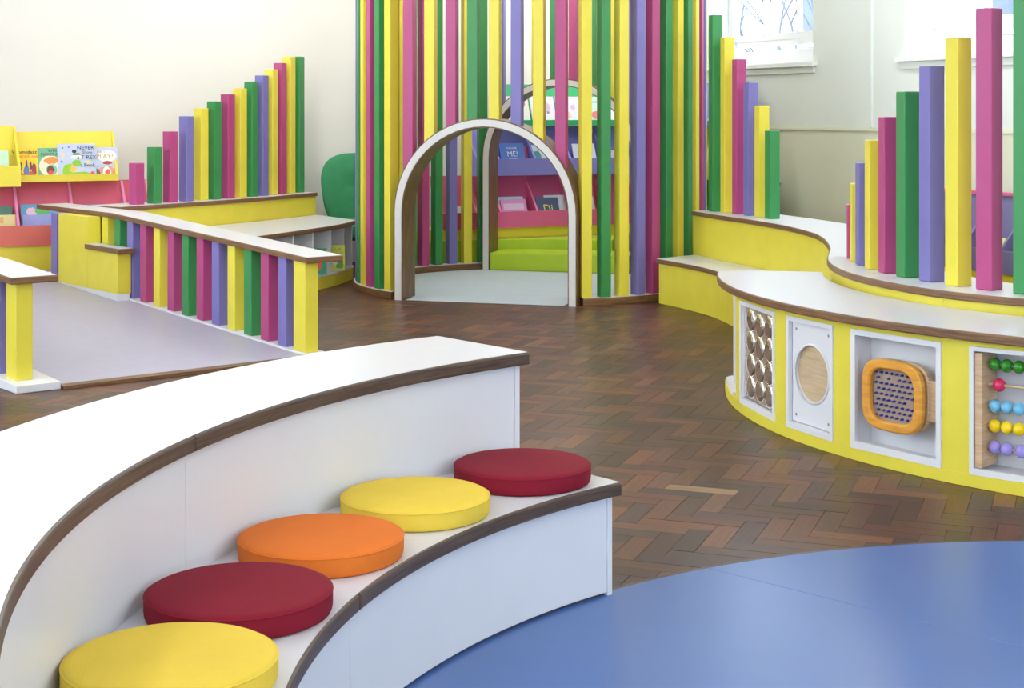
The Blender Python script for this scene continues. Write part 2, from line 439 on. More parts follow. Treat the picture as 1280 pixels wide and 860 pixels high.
for q in range(36):
    me = bpy.data.meshes.new('parquet_block'); me.from_pydata(bv, [], bf)
    f = random.uniform(.82, 1.18); c = tuple(v*f for v in lin(tones[q % 12])); paint(me, [c], [random.uniform(0, 50)], len(bf)); me.materials.append(M['parquet']); variants.append(me)
me = bpy.data.meshes.new('parquet_block'); me.from_pydata(bv, [], bf); paint(me, [lin((152, 122, 92))], [3.3], len(bf)); me.materials.append(M['parquet']); light_block = me
me = bpy.data.meshes.new('parquet_block'); me.from_pydata(bv, [], bf); paint(me, [lin((160, 98, 56))], [9.1], len(bf)); me.materials.append(M['parquet']); warm_block = me
for cx, cy, o, i, j in near:
    dz = random.uniform(-.0004, .0004)
    me = random.choice(variants)
    if i == 0 and j == 0 and o == 0: me = light_block
    if (cx-1.14)**2+(cy-5.26)**2 < .013 and o == 0: me = warm_block
    ob = obj('parquet_block', me, None, floor, loc=(cx, cy, dz), rz=PA+(R(90) if o else 0))
vs, fs, tl, uo = [], [], [], []
for b_ in blocks:
    if b_ in nset: continue
    cx, cy, o, i, j = b_; a = PA+(R(90) if o else 0); ca_, sa_ = math.cos(a), math.sin(a); n0 = len(vs)
    vs += [(cx+x*ca_-y*sa_, cy+x*sa_+y*ca_, z) for x, y, z in bv]; fs += [tuple(q+n0 for q in f) for f in bf]
    tl.append(tone_of(o, i, j)); uo.append(random.uniform(0, 50))
me = bpy.data.meshes.new('parquet_field'); me.from_pydata(vs, [], fs); paint(me, tl, uo, len(bf))
pf = obj('parquet_field', me, 'parquet', floor); pf['kind'] = 'stuff'
# blue inlay
bm = bm_new(); prism(bm, arc(BC, BR, 0, 360, 160)[:-1], 0.0008, .003); inlay = struct('floor_inlay', bm, 'blue', 'round blue vinyl floor in front of the white bench')
bm = bm_new(); ribbon(bm, arc(BC, BR, 0, 360, 160)[:-1], arc(BC, BR+.014, 0, 360, 160)[:-1], .0008, .0034, True); obj('edge_strip', bm, 'edge_dark', inlay)
bm = bm_new(); ribbon(bm, [(.6, 4.72), (2.1, 3.3)], [(.604, 4.724), (2.104, 3.304)], .003, .0034); obj('weld_seam', bm, 'seam', inlay)
# ------------------------------------------------------------------ white two-tier bench
C = (1.7, 2.86); A0, A1 = 131.3, 214.0
bench = thing('curved_bench', 'white two-step curved bench with dark brown edging, holding five round cushions', 'bench', (-.6, 3.6, 0))
def slab(parent, outer, inner, zt, edge_mat, th=.036, name='seat_board', top_in=.007, ends=(1, 1)):
    """timber-edged board with a white laminate top"""
    bm = bm_new(); ribbon(bm, outer, inner, zt-th, zt-.0012); o = obj(name, to_mesh(bm, name, bevel=.006), edge_mat, parent)
    a = [tuple(Vector(p).lerp(Vector(q), top_in/max(.01, (Vector(q)-Vector(p)).length))) for p, q in zip(outer, inner)]
    b_ = [tuple(Vector(q).lerp(Vector(p), top_in/max(.01, (Vector(q)-Vector(p)).length))) for p, q in zip(outer, inner)]
    a, b_ = trimmed(a, b_, top_in, ends)
    bm = bm_new(); ribbon(bm, a, b_, zt-.0012, zt); obj('laminate_top', bm, 'white_top', o)
    return o
cuts = [A0, 164.5, 197.8, A1]
for q, (a, b_) in enumerate(zip(cuts, cuts[1:])):
    e = -.6 if q == 0 else 0
    slab(bench, arc(C, 2.115, a+e+.006, b_-.006, 40), arc(C, 2.56, a+e+.006, b_-.006, 40), .33, 'edge_dark', .04, 'seat_board', ends=(q == 0, q == 2))
    slab(bench, arc(C, 2.52, a+e+.006, b_-.006, 40), arc(C, 2.985, a+e+.006, b_-.006, 40), .66, 'edge_dark', .04, 'back_board', ends=(q == 0, q == 2))
    bm = bm_new(); ribbon(bm, arc(C, 2.14, a+.02+(.4 if q == 0 else 0), b_-.02, 40), arc(C, 2.158, a+.02+(.4 if q == 0 else 0), b_-.02, 40), .012, .29); obj('front_panel', bm, 'white', bench)
    bm = bm_new(); ribbon(bm, arc(C, 2.545, a+.02+(.4 if q == 0 else 0), b_-.02, 40), arc(C, 2.563, a+.02+(.4 if q == 0 else 0), b_-.02, 40), .3305, .62); obj('back_panel', bm, 'white', bench)
    bm = bm_new(); ribbon(bm, arc(C, 2.95, a+.02, b_-.02, 40), arc(C, 2.968, a+.02, b_-.02, 40), .0, .62); obj('rear_panel', bm, 'white', bench)
    bm = bm_new(); ribbon(bm, arc(C, 2.152, a+.02, b_-.02, 40), arc(C, 2.17, a+.02, b_-.02, 40), 0, .012); obj('plinth', bm, 'edge_dark', bench)
def radial_plate(c, a, r0, r1, th, z0, z1):
    d = Vector((math.cos(R(a)), math.sin(R(a)))); t = Vector((-d.y, d.x)); c = Vector(c)
    bm = bm_new(); ribbon(bm, [c+d*r0, c+d*r1], [c+d*r0+t*th, c+d*r1+t*th], z0, z1); return bm
obj('end_panel', radial_plate(C, A0, 2.135, 2.57, .018, 0, .29), 'white', bench)
obj('end_panel', radial_plate(C, A0, 2.54, 2.968, .018, 0, .62), 'white', bench)
# cushions
def cushion_mesh():
    bm = bm_new(); r, h = .2, .056
    prof = [(0, 0), (r-.012, 0), (r-.004, .003), (r-.001, .010), (r, .02), (r, .042), (r-.002, .049), (r-.008, .0535), (r-.02, .0555), (r*.6, .0575), (0, .058)]
    lathe(bm, prof, 72); return to_mesh(bm, 'cushion_cover', True)
def ring_mesh(r, z, t):
    bm = bm_new(); prof = [(r-.002, z-t), (r+.0022, z-t*.5), (r+.0026, z), (r+.0022, z+t*.5), (r-.002, z+t)]; lathe(bm, prof, 72); return to_mesh(bm, 'piping', True)
cme = cushion_mesh(); pme = ring_mesh(.1985, .0475, .0022)
for a, m_, lab in ((135.9, 'maroon', 'round maroon seat cushion at the open end of the white bench'), (147.4, 'cush_yellow', 'round yellow seat cushion between the maroon and the orange one'),
                   (158.4, 'orange', 'round orange seat cushion on the white bench'), (169.3, 'maroon', 'round maroon seat cushion between the orange and the nearest yellow one'),
                   (179.5, 'cush_yellow', 'nearest round yellow seat cushion at the bottom of the picture')):
    cm = cme.copy(); pm_ = pme.copy()
    cr_ = 2.340 if a > 175 else 2.325
    t = thing('seat_cushion', lab, 'cushion', (C[0]+cr_*math.cos(R(a)), C[1]+cr_*math.sin(R(a)), .33), R(a), 'round seat cushions on the white bench')
    co = obj('cushion_cover', cm, m_, t, True); obj('piping', pm_, m_, t, True)
# ------------------------------------------------------------------ slatted drum with two arches
DC = Vector((.155, 12.576)); DZ = 3.0
drum = thing('slatted_drum', 'round slatted den of tall coloured posts with two arched doorways', 'play den', (DC.x, DC.y, 0))
def ring_post(a, colr, r=1.39):
    o = obj('post', drum_post[colr], None, drum, True, loc=(r*math.cos(R(a)), r*math.sin(R(a)), .055), rz=R(a))
drum_post = {}
for c in ('yellow', 'green', 'pink', 'purple'):
    me = post_mesh(DZ-.055-.1); me.materials.append(M[c]); drum_post[c] = me
Y, G, K, V = 'yellow', 'green', 'pink', 'purple'
right_cols = [Y, G, Y, V, K, G, Y, G, Y, K, V, Y, G, K, Y, G, Y, V, K]
for q in range(19): ring_post(285.9+6.1*q, right_cols[q])
left_cols = [G, Y, V, G, K, G, Y, K, G, Y, V, Y, K, V, G, Y, K, G, Y]
n_l = len(left_cols)
for q in range(n_l): ring_post(107.8+(219.4-107.8)*q/(n_l-1), left_cols[q])
for a0, a1 in ((284.6, 404.2), (105.8, 222.6)):
    n = 48
    o_ = arc(DC, 1.45, a0, a1, n); i_ = arc(DC, 1.30, a0, a1, n)
    bm = bm_new(); ribbon(bm, o_, i_, 0.0005, .053); rim = obj('base_rim', to_mesh(bm, 'base_rim', bevel=.003), 'edge', drum)
    bm = bm_new(); ribbon(bm, arc(DC, 1.443, a0, a1, n), arc(DC, 1.307, a0, a1, n), .053, .055); obj('rim_top', bm, 'white_top', rim)
bm = bm_new(); ribbon(bm, arc(DC, 1.45, 0, 360, 96)[:-1], arc(DC, 1.12, 0, 360, 96)[:-1], DZ-.1, DZ, True); obj('top_ring', bm, 'white', drum)

def arch(a, apex, cols, cpos, dpost, inner_face):
    """portal on a chord of the drum; local x to the right seen from outside, y inwards"""
    ax = thing('tmp', 'x', 'x'); bpy.data.objects.remove(ax)
    ho, hi = .707, .64; zs = apex-ho; d0, d1 = 1.289, 1.009
    n_out = Vector((math.cos(R(a)), math.sin(R(a)))); e = Vector((-n_out.y, n_out.x))
    def W(c, d): q = DC+n_out*d+e*c; return (q.x, q.y)
    def path(h, n=28):
        return [(-h, 0)]+[(h*math.cos(R(180-180*i/n)), zs+h*math.sin(R(180-180*i/n))) for i in range(n+1)]+[(h, 0)]
    def band(bm, po, pi, da, db):
        rows = []
        for (xo, zo), (xi, zi) in zip(po, pi):
            rows.append([bm.verts.new((*W(xo, da), zo)), bm.verts.new((*W(xi, da), zi)), bm.verts.new((*W(xi, db), zi)), bm.verts.new((*W(xo, db), zo))])
        for r0, r1 in zip(rows, rows[1:]):
            for q in range(4): bm.faces.new((r0[q], r0[(q+1) % 4], r1[(q+1) % 4], r1[q]))
        bm.faces.new(rows[0]); bm.faces.new(list(reversed(rows[-1])))
    bm = bm_new(); band(bm, path(ho), path(hi), d0, d1)
    ob = obj('arch', to_mesh(bm, 'arch', 'auto'), 'arch_wood', drum)
    po, pi = path(ho-.008), path(hi+.008); h = len(po)//2
    for da, db in ((d0+.003, d0-.001), (d1+.001, d1-.003)):
        for sl in (slice(0, h+1), slice(h, None)):
            bm = bm_new(); band(bm, po[sl], pi[sl], da, db); obj('face_panel', to_mesh(bm, 'face_panel', 'auto'), 'arch_white', ob)
    for c, colr in zip(cpos, cols):
        bm = bm_new(); s = POST/2
        def zb(x): x = min(abs(x), ho-.01); return zs+math.sqrt(ho*ho-x*x)-.012
        pts = [(c-s, -s), (c+s, -s), (c+s, s), (c-s, s)]
        lo = [bm.verts.new((*W(x, dpost+y), zb(x))) for x, y in pts]; hi_ = [bm.verts.new((*W(x, dpost+y), DZ-.1)) for x, y in pts]
        bm.faces.new(lo); bm.faces.new(hi_)
        for q in range(4): bm.faces.new((lo[q], lo[(q+1) % 4], hi_[(q+1) % 4], hi_[q]))
        obj('post', to_mesh(bm, 'post', bevel=.004, seg=1), colr, drum)
    return ob
arch(253.6, 1.365, [K, Y, K, G, Y, V, Y, K], [-.607+.169*q for q in range(8)], 1.22, False)
arch(75.0, 1.71, [V, Y, G, K, G, Y, K, V], [-.607+.169*q for q in range(8)], 1.15, True)
# mat inside
pts = []
for q in range(120):
    a = q*3; d = (a-253.6+180) % 360-180
    r = 1.283/math.cos(R(d)) if abs(d) < 25.9 else 1.27
    d2 = (a-75+180) % 360-180
    if abs(d2) < 32: r = min(r, .985/math.cos(R(d2)))
    pts.append((DC.x+r*math.cos(R(a)), DC.y+r*math.sin(R(a))))
bm = bm_new(); prism(bm, pts, .0008, .004); matob = obj('floor_mat', bm, 'mat'); tag(matob, 'pale blue grey round floor mat inside the slatted den', 'mat')
# lime steps behind
n_out = Vector((math.cos(R(75)), math.sin(R(75)))); e = Vector((-n_out.y, n_out.x))
def W75(c, d): q = DC+n_out*d+e*c; return (q.x, q.y)
UB = Vector((.2, 14.27)); UA = TH                    # front line of the back display units
def uline(x): return (x, UB.y+(x-UB.x)*math.tan(UA))
lime = thing('lime_step_platform', 'lime green low step and platform behind the far arch of the den', 'platform', (*W75(0, 1.2), 0))
bm = bm_new(); prism(bm, [W75(-.63, 1.0), W75(.63, 1.0), W75(.63, 1.35), W75(.5, 1.44), W75(0, 1.5), W75(-.5, 1.44), W75(-.63, 1.35)], .001, .16); obj('lower_step', to_mesh(bm, 'lower_step', bevel=.006), 'lime', lime)
af = arc(DC, 1.5, 60, 132, 40); lt = resample([uline(1.0), uline(-.86)], 40)
lt = [(p[0]+bn.x*-.0, p[1]) for p in lt]
bm = bm_new(); ribbon(bm, af, lt, .001, .25); obj('upper_platform', to_mesh(bm, 'upper_platform', bevel=.006), 'lime', lime)
# ------------------------------------------------------------------ right-hand furniture: S-shaped tier, low seat, activity table
FE0 = [(1.365, 11.715), (1.50, 11.22), (1.68, 10.66), (1.81, 10.12), (1.865, 9.6), (1.855, 9.2), (1.805, 8.8), (1.74, 8.42), (1.665, 8.1), (1.60, 7.8), (1.565, 7.5), (1.567, 7.2), (1.60, 6.97), (1.66, 6.75), (1.76, 6.5), (1.89, 6.31), (2.06, 6.14), (2.3, 5.97), (2.62, 5.83), (3.0, 5.72), (3.4, 5.68), (3.8, 5.72)]
FE = spline(FE0, 126); BE = offset(FE, .47)
tier = thing('post_tier', 'tall yellow S-shaped unit with white top carrying two rows of rising coloured posts', 'divider', (1.8, 9.0, 0))
half = 55
for q, sl in enumerate((slice(0, half+1), slice(half, None))):
    slab(tier, FE[sl], BE[sl], .66, 'edge', .034, 'top_board', ends=(q == 0, q == 1))
PF = offset(FE, .02); PB = offset(FE, .45)
for sl in (slice(0, 22), slice(21, 45), slice(44, 67), slice(66, 90), slice(89, 108), slice(107, None)):
    bm = bm_new(); a, b_ = trimmed(PF[sl], offset(FE, .038)[sl], .0008); ribbon(bm, a, b_, 0.001, .626); obj('front_panel', bm, 'yellow', tier)
bm = bm_new(); a, b_ = trimmed(PB, offset(FE, .432), .02); ribbon(bm, a, b_, 0.001, .626); obj('back_panel', bm, 'yellow', tier)
for q in (0, -1):
    i = 0 if q == 0 else len(FE)-1; j = 1 if q == 0 else i-1
    bm = bm_new(); f = .02/(Vector(FE[j])-Vector(FE[i])).length
    pa = Vector(offset(FE, .04)[i]); pb = Vector(offset(FE, .43)[i]); dd = (Vector(FE[j])-Vector(FE[i])).normalized()
    ribbon(bm, [pa+dd*.004, pb+dd*.004], [pa+dd*.02, pb+dd*.02], .001, .626); obj('end_panel', bm, 'yellow', tier)
def tangent_at(p, line):
    i = min(range(len(line)), key=lambda q: (line[q][0]-p[0])**2+(line[q][1]-p[1])**2); i = max(1, min(len(line)-2, i))
    return math.atan2(line[i+1][1]-line[i-1][1], line[i+1][0]-line[i-1][0])
def stand_post(parent, p, z0, z1, colr, line, push=.0):
    a = tangent_at(p, line); q = (p[0]-math.sin(a)*push, p[1]+math.cos(a)*push)
    obj('post', post_mesh(z1-z0), colr, parent, loc=(q[0], q[1], z0), rz=a)
PR = [((1.72, 7.87), .935, K), ((1.70, 7.69), 1.052, Y), ((1.69, 7.51), 1.161, V), ((1.695, 7.32), 1.274, Y), ((1.72, 7.14), 1.385, K), ((1.76, 6.95), 1.50, G), ((1.82, 6.77), 1.61, V), ((1.89, 6.60), 1.726, Y), ((1.98, 6.44), 1.842, K), ((2.09, 6.29), 1.96, G), ((2.22, 6.16), 2.075, Y), ((2.37, 6.06), 2.19, V), ((2.53, 5.98), 2.305, K)]
for p, z, c in PR: stand_post(tier, p, .66, z, c, FE, .035)
PM = [((1.505, 11.62), 2.145, G), ((1.575, 11.47), 1.97, Y), ((1.64, 11.31), 1.80, K), ((1.70, 11.14), 1.625, V), ((1.755, 10.98), 1.455, Y), ((1.80, 10.81), 1.28, G)]
for p, z, c in PM: stand_post(tier, p, .66, z, c, FE, .035)
# low seat in front of the far half of the tier
lowf = spline([(1.06, 11.34), (1.225, 10.97), (1.36, 10.56), (1.43, 10.1), (1.46, 9.6), (1.45, 9.1), (1.38, 8.62), (1.30, 8.3)], 40)
kk = min(range(len(PF)), key=lambda q: abs(PF[q][1]-8.3)); lowb = resample(offset(FE, .016)[1:kk+1], 40)
lows = thing('low_curved_seat', 'low yellow curved seat with white top beside the slatted den', 'seat', (1.4, 10.3, 0))
slab(lows, lowf, lowb, .33, 'edge', .034, 'seat_board')
bm = bm_new(); a, b_ = trimmed(offset(lowf, .02), offset(lowf, .038), .03); ribbon(bm, a, b_, .001, .296); obj('front_panel', bm, 'yellow', lows)
bm = bm_new(); p0, p1 = Vector(lowf[0]), Vector(lowb[0]); q0, q1 = Vector(lowf[1]), Vector(lowb[1])
ribbon(bm, [p0.lerp(p1, .05)+(q0-p0).normalized()*.02, p1.lerp(p0, .05)+(q1-p1).normalized()*.02], [p0.lerp(p1, .05)+(q0-p0).normalized()*.038, p1.lerp(p0, .05)+(q1-p1).normalized()*.038], .001, .296); obj('end_panel', bm, 'yellow', lows)

# activity table
T = (3.5, 7.43); TE = 252
table = thing('activity_table', 'curved yellow activity table with white top and four framed play panels', 'table', (1.5, 6.4, 0))
def outline(ro, ri, a_end, cr):
    """plan outline with a rounded outer corner at the open end"""
    pts = arc(T, ro, TE, a_end+math.degrees(cr/ro), 60)
    d = Vector((math.cos(R(a_end)), math.sin(R(a_end)))); t = Vector((-d.y, d.x)); c = Vector(T)+d*(ro-cr)+t*cr
    c = Vector(T)+d*(ro-cr)+t*cr
    for q in range(1, 10):
        f = R(90*q/10); v = d*math.cos(f)-t*math.sin(f); pts.append(tuple(c+v*cr))
    pts.append(tuple(Vector(T)+d*(ro-cr)))
    pts += arc(T, ri, a_end, TE, 60)
    return pts
bm = bm_new(); prism(bm, outline(2.487, 1.957, 167.2, .16), .553, .5888); tb = obj('top_board', to_mesh(bm, 'top_board', bevel=.006), 'edge', table)
bm = bm_new(); prism(bm, outline(2.48, 1.958, 167.4, .155), .5888, .59); obj('laminate_top', bm, 'white_top', tb)
bm = bm_new(); prism(bm, outline(2.445, 1.99, 168.2, .15), .001, .048); obj('plinth', bm, 'yellow', table)
bm = bm_new(); prism(bm, outline(2.44, 1.99, 168.3, .15)[60:72]+arc(T, 1.99, 168.3, 181, 8)+arc(T, 2.44, 181, 177, 4)[:3], .048, .06)
obj('end_shelf', bm, 'white', table)
bm = bm_new(); ribbon(bm, arc(T, 2.405, 169.5, 184, 14), arc(T, 2.39, 169.5, 184, 14), .048, .553); obj('end_wall', bm, 'white', table)
frames = [(185.8, 196.3), (198.9, 207.0), (209.6, 220.3), (223.1, 235.0), (238.0, 249.0)]
ed = [183.3]+[v for f in frames for v in f]+[252]
for q in range(0, len(ed), 2):
    bm = bm_new(); ribbon(bm, arc(T, 2.442, ed[q], ed[q+1], 10), arc(T, 2.40, ed[q], ed[q+1], 10), .048, .553); obj('pier', bm, 'yellow', table)
for a0, a1 in frames:
    bm = bm_new(); ribbon(bm, arc(T, 2.442, a0, a1, 12), arc(T, 2.40, a0, a1, 12), .53, .553); obj('head_rail', bm, 'yellow', table)
loc_frames = []
for q, (a0, a1) in enumerate(frames):
    am = (a0+a1)/2; rr = 2.442*math.cos(R((a1-a0)/2)); hw = 2.442*math.sin(R((a1-a0)/2))-.001
    o = Vector((T[0]+rr*math.cos(R(am)), T[1]+rr*math.sin(R(am)))); rz = R(am+90)
    loc_frames.append((o, rz, hw))
    dep = (.03, .03, .10, .16, .10)[q]
    z0, z1, b0 = .049, .529, (.02, .02, .022, .016, .02)[q]
    bm = bm_new()
    bx(bm, -hw, hw, -.008, .012, z0, z0+b0+.008); bx(bm, -hw, hw, -.008, .012, z1-b0, z1); bx(bm, -hw, -hw+b0, -.008, .012, z0+b0+.008, z1-b0); bx(bm, hw-b0, hw, -.008, .012, z0+b0+.008, z1-b0)
    # recess box behind the frame
    bx(bm, -hw, hw, dep, dep+.012, z0, z1); bx(bm, -hw, -hw+.012, .012, dep, z0, z1); bx(bm, hw-.012, hw, .012, dep, z0, z1); bx(bm, -hw+.012, hw-.012, .012, dep, z0, z0+.012); bx(bm, -hw+.012, hw-.012, .012, dep, z1-.012, z1)
    f_ = obj('panel_frame', to_mesh(bm, 'panel_frame'), 'white', table, loc=(o.x, o.y, 0), rz=rz)
def panel_thing(q, name, label, cat, z=0, y=0, x=0):
    o, rz, hw = loc_frames[q]; v = Vector((math.cos(rz), math.sin(rz))); nrm = Vector((-v.y, v.x)); p = o+v*x+nrm*y
    return thing(name, label, cat, (p.x, p.y, z), rz), hw
# bubble mirror
t, hw = panel_thing(0, 'bubble_mirror', 'clear bubble mirror panel with twelve shiny domes in the yellow table', 'mirror', .05, .0)
bm = bm_new(); bx(bm, -hw+.026, hw-.026, .012, .028, .034, .453); obj('backing', bm, 'mirror_back', t, True)
def dome():
    bm = bm_new(); prof = [(.055, 0), (.0545, .003), (.051, .007), (.045, .009), (.036, .0112), (.025, .0128), (.012, .0138), (0, .014)]; lathe(bm, prof, 24); return to_mesh(bm, 'mirror_dome', True)
dme = dome()
for cx in range(3):
    for cz in range(4):
        obj('mirror_dome', dme, 'mirror_soft', t, True, loc=((cx-1)*.119, .014, .088+cz*.104-(.012 if cx == 1 else 0)*(1 if cz > 0 else -0.4)), rot=(R(90), 0, 0))
for x0 in (-hw+.022, hw-.03):
    bm = bm_new(); bx(bm, x0, x0+.008, .002, .014, .03, .46); obj('retaining_strip', bm, 'white', t, True)
# round mirror
t, hw = panel_thing(1, 'round_opening_panel', 'white screwed panel with a round opening showing pale wood, in the yellow table', 'play panel', .05, .0)
bm = bm_new()
ow, z0, z1 = hw-.022, .03, .457; cz, rr = .25, .122; n = 48
ring = [(rr*math.cos(2*math.pi*i/n), cz+rr*math.sin(2*math.pi*i/n)) for i in range(n)]
def to_rect(c_, s_):
    k_ = min(ow/max(1e-6, abs(c_)), ((z1-cz) if s_ > 0 else (cz-z0))/max(1e-6, abs(s_))); return (c_*k_, cz+s_*k_)
angs = sorted([2*math.pi*i/n for i in range(n)]+[math.atan2(zz-cz, xx) % (2*math.pi) for xx in (-ow, ow) for zz in (z0, z1)])
rows = []
for a in angs:
    c_, s_ = math.cos(a), math.sin(a); X, Z = to_rect(c_, s_)
    rows.append([bm.verts.new((X, .012, Z)), bm.verts.new((rr*c_, .012, cz+rr*s_)), bm.verts.new((rr*c_, .024, cz+rr*s_)), bm.verts.new((X, .024, Z))])
for q in range(len(rows)):
    r0, r1 = rows[q], rows[(q+1) % len(rows)]
    for w_ in range(3): bm.faces.new((r0[w_], r0[w_+1], r1[w_+1], r1[w_]))
obj('white_panel', bm, 'white', t, True)
bm = bm_new(); lathe(bm, [(.120, -.004), (.129, -.002), (.128, .003), (.120, .003)], 48); o_ = obj('round_rim', to_mesh(bm, 'round_rim', True), 'white', t, True, loc=(0, .010, cz), rot=(R(90), 0, 0))
bm = bm_new(); lathe(bm, [(0, 0), (.124, 0), (.124, .004), (0, .004)], 48); obj('wood_disc', bm, 'ply_disc', t, True, loc=(0, .028, cz), rot=(R(90), 0, 0))
bm = bm_new(); lathe(bm, [(.006, 0), (.006, .003), (.003, .004), (0, .004)], 12); sme = to_mesh(bm, 'screw')
for sx in (-1, 1):
    for sz in (z0+.03, z1-.03): obj('screw', sme, 'steel', t, True, loc=(sx*(ow-.03), .013, sz), rot=(R(90), 0, 0))
# peg toy
t, hw = panel_thing(2, 'peg_pin_toy', 'orange wooden peg screen toy with blue pins in a white recess', 'toy', .043, .0, -.008)
def squircle(w_, h_, n=56, e_=3.6):
    out = []
    for q in range(n):
        a = 2*math.pi*q/n; c_, s_ = math.cos(a), math.sin(a)
        out.append((math.copysign(abs(c_)**(2/e_), c_)*w_, .245+math.copysign(abs(s_)**(2/e_), s_)*h_))
    return out
def sq_ring(ow_, oh, iw, ih, y0, y1, bev):
    bm = bm_new(); a = squircle(ow_, oh); b_ = squircle(iw, ih); a2 = squircle(ow_-bev, oh-bev); b2 = squircle(iw+bev, ih+bev); rows = []
    for q in range(len(a)):
        rows.append([bm.verts.new((a[q][0], y1, a[q][1])), bm.verts.new((a[q][0], y0+bev, a[q][1])), bm.verts.new((a2[q][0], y0, a2[q][1])), bm.verts.new((b2[q][0], y0, b2[q][1])), bm.verts.new((b_[q][0], y0+bev, b_[q][1])), bm.verts.new((b_[q][0], y1, b_[q][1]))])
    n = len(rows)
    for q in range(n):
        r0, r1 = rows[q], rows[(q+1) % n]
        for w_ in range(6): bm.faces.new((r0[w_], r0[(w_+1) % 6], r1[(w_+1) % 6], r1[w_]))
    return to_mesh(bm, 'ring', 'auto')
obj('front_frame', sq_ring(.152, .141, .112, .104, -.022, .004, .007), 'orange_wood', t, True)
obj('rear_frame', sq_ring(.158, .138, .11, .104, .02, .044, .006), 'ply', t, True)
bm = bm_new(); xz_prism(bm, squircle(.118, .112), .008, .016); obj('peg_board', bm, 'pin_back', t, True)
bm = bm_new()
for iz in range(9):
    for ix in range(8):
        x_ = (ix-3.5)*.0265+(.0117 if iz % 2 else 0); z_ = .245+(iz-4)*.0215
        if abs(x_) > .1 or random.random() < .06: continue
        tube(bm, (x_, .01, z_), (x_, -.003-random.uniform(0, .004), z_), .005, .0046, 6)
pins = obj('pins', to_mesh(bm, 'pins'), 'pin_blue', t, True); pins['kind'] = 'stuff'
bm = bm_new(); bx(bm, .14, .214, .022, .046, .165, .325); bx(bm, -.16, .205, .046, .098, .17, .32); br = obj('wall_bracket', to_mesh(bm, 'wall_bracket', bevel=.006), 'ply', t, True)
for z_ in (.185, .305): obj('screw', sme, 'steel', t, True, loc=(.198, .022, z_), rot=(R(90), 0, 0))
# abacus
t, hw = panel_thing(3, 'bead_abacus', 'wooden bead abacus with five coloured rows at the right end of the table', 'abacus', .05, .0)
W_ = hw-.018
bm = bm_new(); bx(bm, -W_, -W_+.03, .0, .135, .026, .455); sp = obj('side_post', to_mesh(bm, 'side_post', bevel=.003), 'ply', t, True)
bm = bm_new(); bx(bm, W_-.03, W_, .0, .135, .026, .455); obj('side_post', to_mesh(bm, 'side_post', bevel=.003), 'ply', t, True)
bm = bm_new()
prof = [(.008, -.022)]+[(.025*math.cos(R(a)), .023*math.sin(R(a))) for a in range(-65, 66, 13)]+[(.008, .022)]
lathe(bm, prof, 20); bead_me = to_mesh(bm, 'bead', True)
for rz_, (m_, xs) in zip((.41, .335, .255, .18, .1), (('bead_green', [0, 1, 2, 3, 4]), ('bead_pink', [.35, 5, 6, 7]), ('sky_blue', [0, 1, 2, 3]), ('bead_yellow', [0, 1, 2, 3, 6]), ('bead_lilac', [0, 1, 2.2, 3.2]))):
    bm = bm_new(); tube(bm, (-W_+.03, .055, rz_), (W_-.03, .055, rz_), .0055, None, 10); rod = obj('rod', to_mesh(bm, 'rod', 'auto'), 'ply', t, True)
    mm = bead_me.copy(); mm.materials.append(M[m_])
    for x_ in xs: obj('bead', mm, None, rod, True, loc=(-W_+.056+x_*.0465, .055, rz_), rot=(0, R(90), 0))
# ------------------------------------------------------------------ raised area on the left: ramp, rails, post unit, book bench
RA = Vector((-1.24, 8.88)); rdn = Vector((-.631, .775)).normalized(); rr_ = Vector((-rdn.y, rdn.x))*-1   # along the ramp (up), to its right
def RP(t, off): q = RA+rdn*t+rr_*off; return (q.x, q.y)      # off > 0 : outside the right rail, < 0 : on the ramp
ZP = .16; TR = 3.3
def zr(t): return max(0.004, min(ZP, .004+(ZP-.004)*(t+.12)/(TR+.12)))
RWD = 1.71
ramp = thing('ramp', 'lilac grey entrance ramp rising between two post railings', 'ramp', (*RP(1.2, -.85), 0))
bm = bm_new(); ts = [-.12, TR]
ribbon(bm, [RP(t, .02) for t in ts], [RP(t, -RWD+.2) for t in ts], .001, lambda i: zr(ts[i])); obj('ramp_surface', bm, 'ramp', ramp)
bm = bm_new(); ribbon(bm, [RP(-.2, .02), RP(-.12, .02)], [RP(-.2, -RWD+.22), RP(-.12, -RWD+.22)], .001, .018); obj('threshold_strip', bm, 'edge', ramp)
bm = bm_new(); prism(bm, [RP(TR+.001, .02), RP(TR+.001, -RWD+.2), RP(4.4, -RWD+.2), (-4.9, 11.5), (-3.72, 12.08), RP(3.9, .02)], .001, ZP); obj('landing', bm, 'ramp', ramp)

